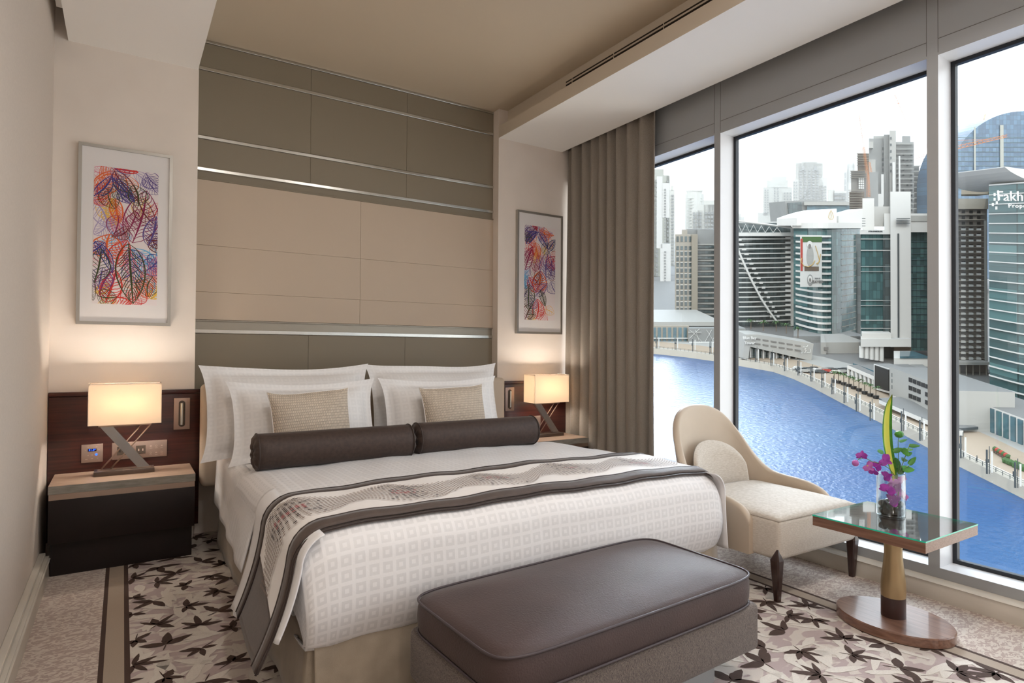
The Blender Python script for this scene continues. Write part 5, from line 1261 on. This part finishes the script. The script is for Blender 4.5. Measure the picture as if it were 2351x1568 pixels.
bands(b13, 'scaffold', 'c_tan', 1967, 1996, 352, 384, 533, 6, .15, 1.5, 3); bands(b13, 'scaffold', 'c_tan', 1952, 1990, 392, 412, 528, 4, .15, 1.5, 3); bands(b13, 'scaffold', 'c_tan', 1948, 1982, 436, 482, 524, 8, .14, 1.5, 3)
cells(b13, 'opening', 'c_white', 1971, 1984, 408, 434, 529, 3, 5, .8, .8, .6)
crane('tall yellow crane leaning left before the scaffolded tower', [('mast', (1994, 452), (1993, 398), 5), ('mast', (1999, 395), (1996, 372), 4), ('jib', (1991, 398), (1972, 262), 4)], v=515)
crane('orange crane with long jib leaning left beside the wide mullion', [('mast', (2121, 490), (2121, 364), 6), ('jib', (2112, 354), (2062, 236), 3), ('jib_tip', (2063, 238), (2054, 218), 5), ('counter_jib', (2102, 362), (2131, 354), 5), ('stay', (2119, 354), (2130, 330), 3)], v=600)
# --- far skyline
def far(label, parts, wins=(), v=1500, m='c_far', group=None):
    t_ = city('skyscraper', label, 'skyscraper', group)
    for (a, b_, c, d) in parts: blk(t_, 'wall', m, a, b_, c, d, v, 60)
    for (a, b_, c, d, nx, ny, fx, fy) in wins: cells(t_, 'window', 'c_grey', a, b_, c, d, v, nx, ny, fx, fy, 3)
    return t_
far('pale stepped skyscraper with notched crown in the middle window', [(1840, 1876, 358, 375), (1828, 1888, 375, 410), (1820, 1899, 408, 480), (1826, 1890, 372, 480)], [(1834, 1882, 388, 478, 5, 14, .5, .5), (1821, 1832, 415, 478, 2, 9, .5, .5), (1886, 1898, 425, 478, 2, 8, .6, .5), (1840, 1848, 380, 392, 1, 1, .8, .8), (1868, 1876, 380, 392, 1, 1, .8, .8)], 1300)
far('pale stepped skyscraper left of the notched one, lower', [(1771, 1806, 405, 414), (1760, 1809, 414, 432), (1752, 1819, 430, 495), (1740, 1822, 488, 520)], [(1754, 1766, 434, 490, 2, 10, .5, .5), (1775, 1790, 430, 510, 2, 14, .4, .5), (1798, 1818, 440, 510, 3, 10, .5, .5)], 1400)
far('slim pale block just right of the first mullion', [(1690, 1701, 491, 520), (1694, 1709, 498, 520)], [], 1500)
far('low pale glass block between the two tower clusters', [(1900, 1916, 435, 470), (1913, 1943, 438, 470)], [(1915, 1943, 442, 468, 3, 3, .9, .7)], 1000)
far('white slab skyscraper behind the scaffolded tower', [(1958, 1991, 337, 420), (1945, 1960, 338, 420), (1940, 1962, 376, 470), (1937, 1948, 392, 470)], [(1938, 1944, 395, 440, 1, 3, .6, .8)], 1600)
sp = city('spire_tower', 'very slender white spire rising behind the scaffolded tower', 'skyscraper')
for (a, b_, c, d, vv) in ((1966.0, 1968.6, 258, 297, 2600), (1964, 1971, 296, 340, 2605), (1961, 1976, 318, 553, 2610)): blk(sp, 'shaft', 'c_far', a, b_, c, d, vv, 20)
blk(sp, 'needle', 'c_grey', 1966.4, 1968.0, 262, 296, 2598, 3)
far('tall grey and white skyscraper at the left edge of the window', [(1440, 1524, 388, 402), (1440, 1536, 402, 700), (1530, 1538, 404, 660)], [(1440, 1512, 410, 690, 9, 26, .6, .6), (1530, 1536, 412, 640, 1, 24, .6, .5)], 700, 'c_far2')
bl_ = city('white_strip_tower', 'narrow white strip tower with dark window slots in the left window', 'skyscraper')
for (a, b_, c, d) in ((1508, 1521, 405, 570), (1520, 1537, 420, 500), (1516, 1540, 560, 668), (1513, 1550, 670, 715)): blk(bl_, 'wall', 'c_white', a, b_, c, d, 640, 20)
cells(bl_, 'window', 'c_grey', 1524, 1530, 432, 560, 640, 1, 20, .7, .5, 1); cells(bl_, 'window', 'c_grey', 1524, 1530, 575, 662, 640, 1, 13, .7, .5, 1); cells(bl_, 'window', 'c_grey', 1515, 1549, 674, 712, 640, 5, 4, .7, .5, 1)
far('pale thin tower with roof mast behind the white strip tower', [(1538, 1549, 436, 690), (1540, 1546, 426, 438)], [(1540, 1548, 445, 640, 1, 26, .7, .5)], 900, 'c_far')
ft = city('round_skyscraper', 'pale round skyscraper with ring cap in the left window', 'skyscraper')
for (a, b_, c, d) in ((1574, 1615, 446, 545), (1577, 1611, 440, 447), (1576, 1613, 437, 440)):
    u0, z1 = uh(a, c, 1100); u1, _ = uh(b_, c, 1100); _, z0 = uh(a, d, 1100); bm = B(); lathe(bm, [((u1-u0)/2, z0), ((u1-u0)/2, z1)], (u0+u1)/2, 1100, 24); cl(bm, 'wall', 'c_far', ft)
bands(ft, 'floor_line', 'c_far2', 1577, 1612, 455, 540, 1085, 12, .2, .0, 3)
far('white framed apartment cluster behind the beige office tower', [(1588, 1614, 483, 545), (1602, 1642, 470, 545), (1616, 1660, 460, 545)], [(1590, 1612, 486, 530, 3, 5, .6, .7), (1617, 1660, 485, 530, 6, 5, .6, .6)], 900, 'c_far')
b14 = city('glass_roof_building', 'grey angular building with sloped glass screen behind the round green tower')
quad4(b14, 'wall', 'c_grey', [(1802, 462), (1850, 460), (1950, 464), (1950, 500), (1806, 508)], 480, 30); quad4(b14, 'screen', 'c_glass_dark', [(1809, 466), (1840, 464), (1844, 498), (1813, 501)], 478, 1); blk(b14, 'glass_band', 'c_bay', 1853, 1950, 472, 490, 478, 1); blk(b14, 'roof_edge', 'c_pale', 1846, 1950, 463, 471, 476, 5)
b15 = city('apartment_building', 'white low apartment building between the striped tower and the round green tower'); blk(b15, 'wall', 'c_white', 1795, 1822, 505, 560, 420, 20); cells(b15, 'window', 'c_grey', 1796, 1822, 508, 556, 420, 3, 4, .6, .5, .4)
# parked cars
Rc = random.Random(8)
cm = ['c_white', 'c_dark', 'c_pale', 'c_dark', 'c_grey', 'c_black']
def car(px, py, label, m, z0=2.6, rz=0):
    u, v = gnd(px, py, z0); t_ = thing('parked_car', label, 'car', T(u, v, z0), -YAW+rz, 'parked cars in the city')
    bm = B(); prism(bm, [(-2.2, .35), (2.2, .35), (2.2, .85), (1.5, .98), (.9, 1.45), (-1.2, 1.45), (-1.9, .95), (-2.2, .9)], -.9, .9, axis='y'); link('body', bm, m, t_)
    bm = B()
    for x in (-1.35, 1.35): lathe(bm, [(.34, -.92), (.34, .92)], 0, 0, 12); [v_ for v_ in ()]
    bmesh.ops.transform(bm, matrix=Matrix.Rotation(pi/2, 4, 'X'), verts=bm.verts)
    for i, v_ in enumerate(bm.verts): v_.co.x += -1.35 if i < len(bm.verts)/2 else 1.35; v_.co.z += .34
    link('wheels', bm, 'c_black', t_)
ORD = 'first second third fourth fifth sixth seventh eighth ninth tenth eleventh twelfth thirteenth fourteenth fifteenth sixteenth'.split()
for k in range(16): car(1833+k*7.2, 849+((k*37) % 5)*1.6+k*.2, '%s parked car from the left in the row before the grey podium' % ORD[k], cm[k % 6] if k != 9 else 'c_red', rz=Rc.uniform(-.3, .3))
# potted palms and trees
def palm(px, py, label, s_=1.0, z0=2.65, pot=True, grp='potted palms on the promenade', trunk=2.2):
    u, v = gnd(px, py, z0); t_ = thing('palm_tree', label, 'tree', T(u, v, z0), 0, grp); R_ = random.Random(int(px))
    if pot: bm = B(); lathe(bm, [(.75*s_, 0), (.85*s_, .9*s_), (.0, .9*s_)], 0, 0, 10); link('pot', bm, 'c_black', t_)
    zt_ = (.9 if pot else 0)+trunk*s_; bm = B(); tube(bm, [(0, 0, .4), (.05, 0, zt_)], .12*s_, 6); link('trunk', bm, 'c_brown', t_)
    bm = B()
    for k in range(14):
        a = 2*pi*k/14+R_.random(); L_ = R_.uniform(1.3, 1.9)*s_; up_ = R_.uniform(.2, 1.0); pr = None
        for q in range(6):
            t2 = q/5; c = Vector((cos(a)*L_*t2, sin(a)*L_*t2, zt_+up_*s_*sin(t2*2.6)-.5*t2*t2*s_)); s2 = Vector((-sin(a), cos(a), 0))*(.22*s_*sin(pi*min(.95, t2+.08))); cur = (bm.verts.new(c+s2), bm.verts.new(c-s2))
            if pr: bm.faces.new((pr[0], pr[1], cur[1], cur[0]))
            pr = cur
    link('fronds', bm, 'c_green', t_)
for k, (x, y) in enumerate(((1915, 878), (1925, 880), (1937, 884), (1949, 888), (1960, 893), (1972, 898), (1985, 905), (1998, 910), (2011, 915))): palm(x, y, 'potted palm number %s along the white colonnade, counted from the left' % ['one', 'two', 'three', 'four', 'five', 'six', 'seven', 'eight', 'nine'][k], 1.15)
for k, (x, y) in enumerate(((1752, 762), (1782, 763), (1805, 768), (1832, 778), (1724, 758))): palm(x, y, 'garden palm on the grey podium roof, %s' % ['below the diagonal line foot', 'second right of the diagonal', 'left of the round green tower', 'before the round green tower', 'leftmost by the striped tower'][k], 1.5, 14, False, 'palms on the grey podium roof', 2.6)
def hedge(pts, label, z0=2.65, hh=1.2, w_=1.0):
    bm = B(); R_ = random.Random(3)
    for i in range(len(pts)-1):
        (x0, y0), (x1, y1) = pts[i], pts[i+1]
        for k in range(8):
            u, v = gnd(lerp(x0, x1, k/8), lerp(y0, y1, k/8), z0); M = Matrix.Translation((u+R_.uniform(-.3, .3), v+R_.uniform(-.3, .3), z0+hh*.5)); bmesh.ops.create_icosphere(bm, subdivisions=1, radius=w_*R_.uniform(.7, 1.1), matrix=M)
    return tag(cl(bm, 'hedge', 'c_green'), label, 'hedge')
hedge([(2310, 1063), (2351, 1080), (2400, 1102)], 'green planted hedge beside the terrace at the right window edge')
for k in range(7):
    u, v = gnd(2284+5*k, 1040+3.0*k); t_ = thing('flower_pot', 'orange flowering pot on the paving below the white podium, %s from the left' % ['first', 'second', 'third', 'fourth', 'fifth', 'sixth', 'seventh'][k], 'plant pot', T(u, v, 2.65), 0, 'flower pots below the podium')
    bm = B(); lathe(bm, [(.4, 0), (.5, .7)], 0, 0, 8); link('pot', bm, 'c_brown', t_); bm = B(); bmesh.ops.create_icosphere(bm, subdivisions=1, radius=.6, matrix=Matrix.Translation((0, 0, 1.1))); link('blooms', bm, 'c_red' if k % 2 else 'c_green', t_)
u, v = gnd(2243, 1062); t_ = thing('person', 'person in dark clothes walking on the promenade in the right window', 'person', T(u, v, 2.65))
bm = B(); vsn = [bm.verts.new(p) for p in ((0, 0, .95), (0, 0, 1.2), (0, 0, 1.45), (0, 0, 1.6), (0, 0, 1.75), (.12, .1, .5), (.15, .25, .05), (-.12, -.05, .5), (-.15, -.2, .05), (.26, 0, 1.2), (.3, .12, .95), (-.26, 0, 1.2), (-.3, -.1, .95))]
for a, b_ in ((0, 1), (1, 2), (2, 3), (3, 4), (0, 5), (5, 6), (0, 7), (7, 8), (2, 9), (9, 10), (2, 11), (11, 12)): bm.edges.new((vsn[a], vsn[b_]))
me = bpy.data.meshes.new('body'); bm.to_mesh(me); bm.free(); o = bpy.data.objects.new('body', me); COL.objects.link(o); o.parent = t_; me.materials.append(MATS['c_dark'])
sm_ = o.modifiers.new('skin', 'SKIN'); me.skin_vertices.new() if not me.skin_vertices else None
for i, r in enumerate((.15, .17, .18, .07, .12, .08, .05, .08, .05, .05, .04, .05, .04)): me.skin_vertices[0].data[i].radius = (r, r*.8)
me.skin_vertices[0].data[0].use_root = True; o.modifiers.new('subdiv', 'SUBSURF')

# --- afternoon haze lying over the city beyond the canal
bm = B(); box(bm, -900, 2600, 300, 3100, -5, 420)
hz = cl(bm, 'haze', 'c_white'); hz.data.materials.clear()
m = bpy.data.materials.new('haze'); m.use_nodes = True; N, L = m.node_tree.nodes, m.node_tree.links; N.remove(N['Principled BSDF'])
vsn = N.new('ShaderNodeVolumeScatter'); vsn.inputs['Color'].default_value = (1, .97, .9, 1); vsn.inputs['Density'].default_value = .00033; vsn.inputs['Anisotropy'].default_value = .3
L.new(vsn.outputs[0], N['Material Output'].inputs['Volume']); hz.data.materials.append(m); hz['kind'] = 'stuff'; tag(hz, 'pale warm haze hanging over the city beyond the canal', 'haze')
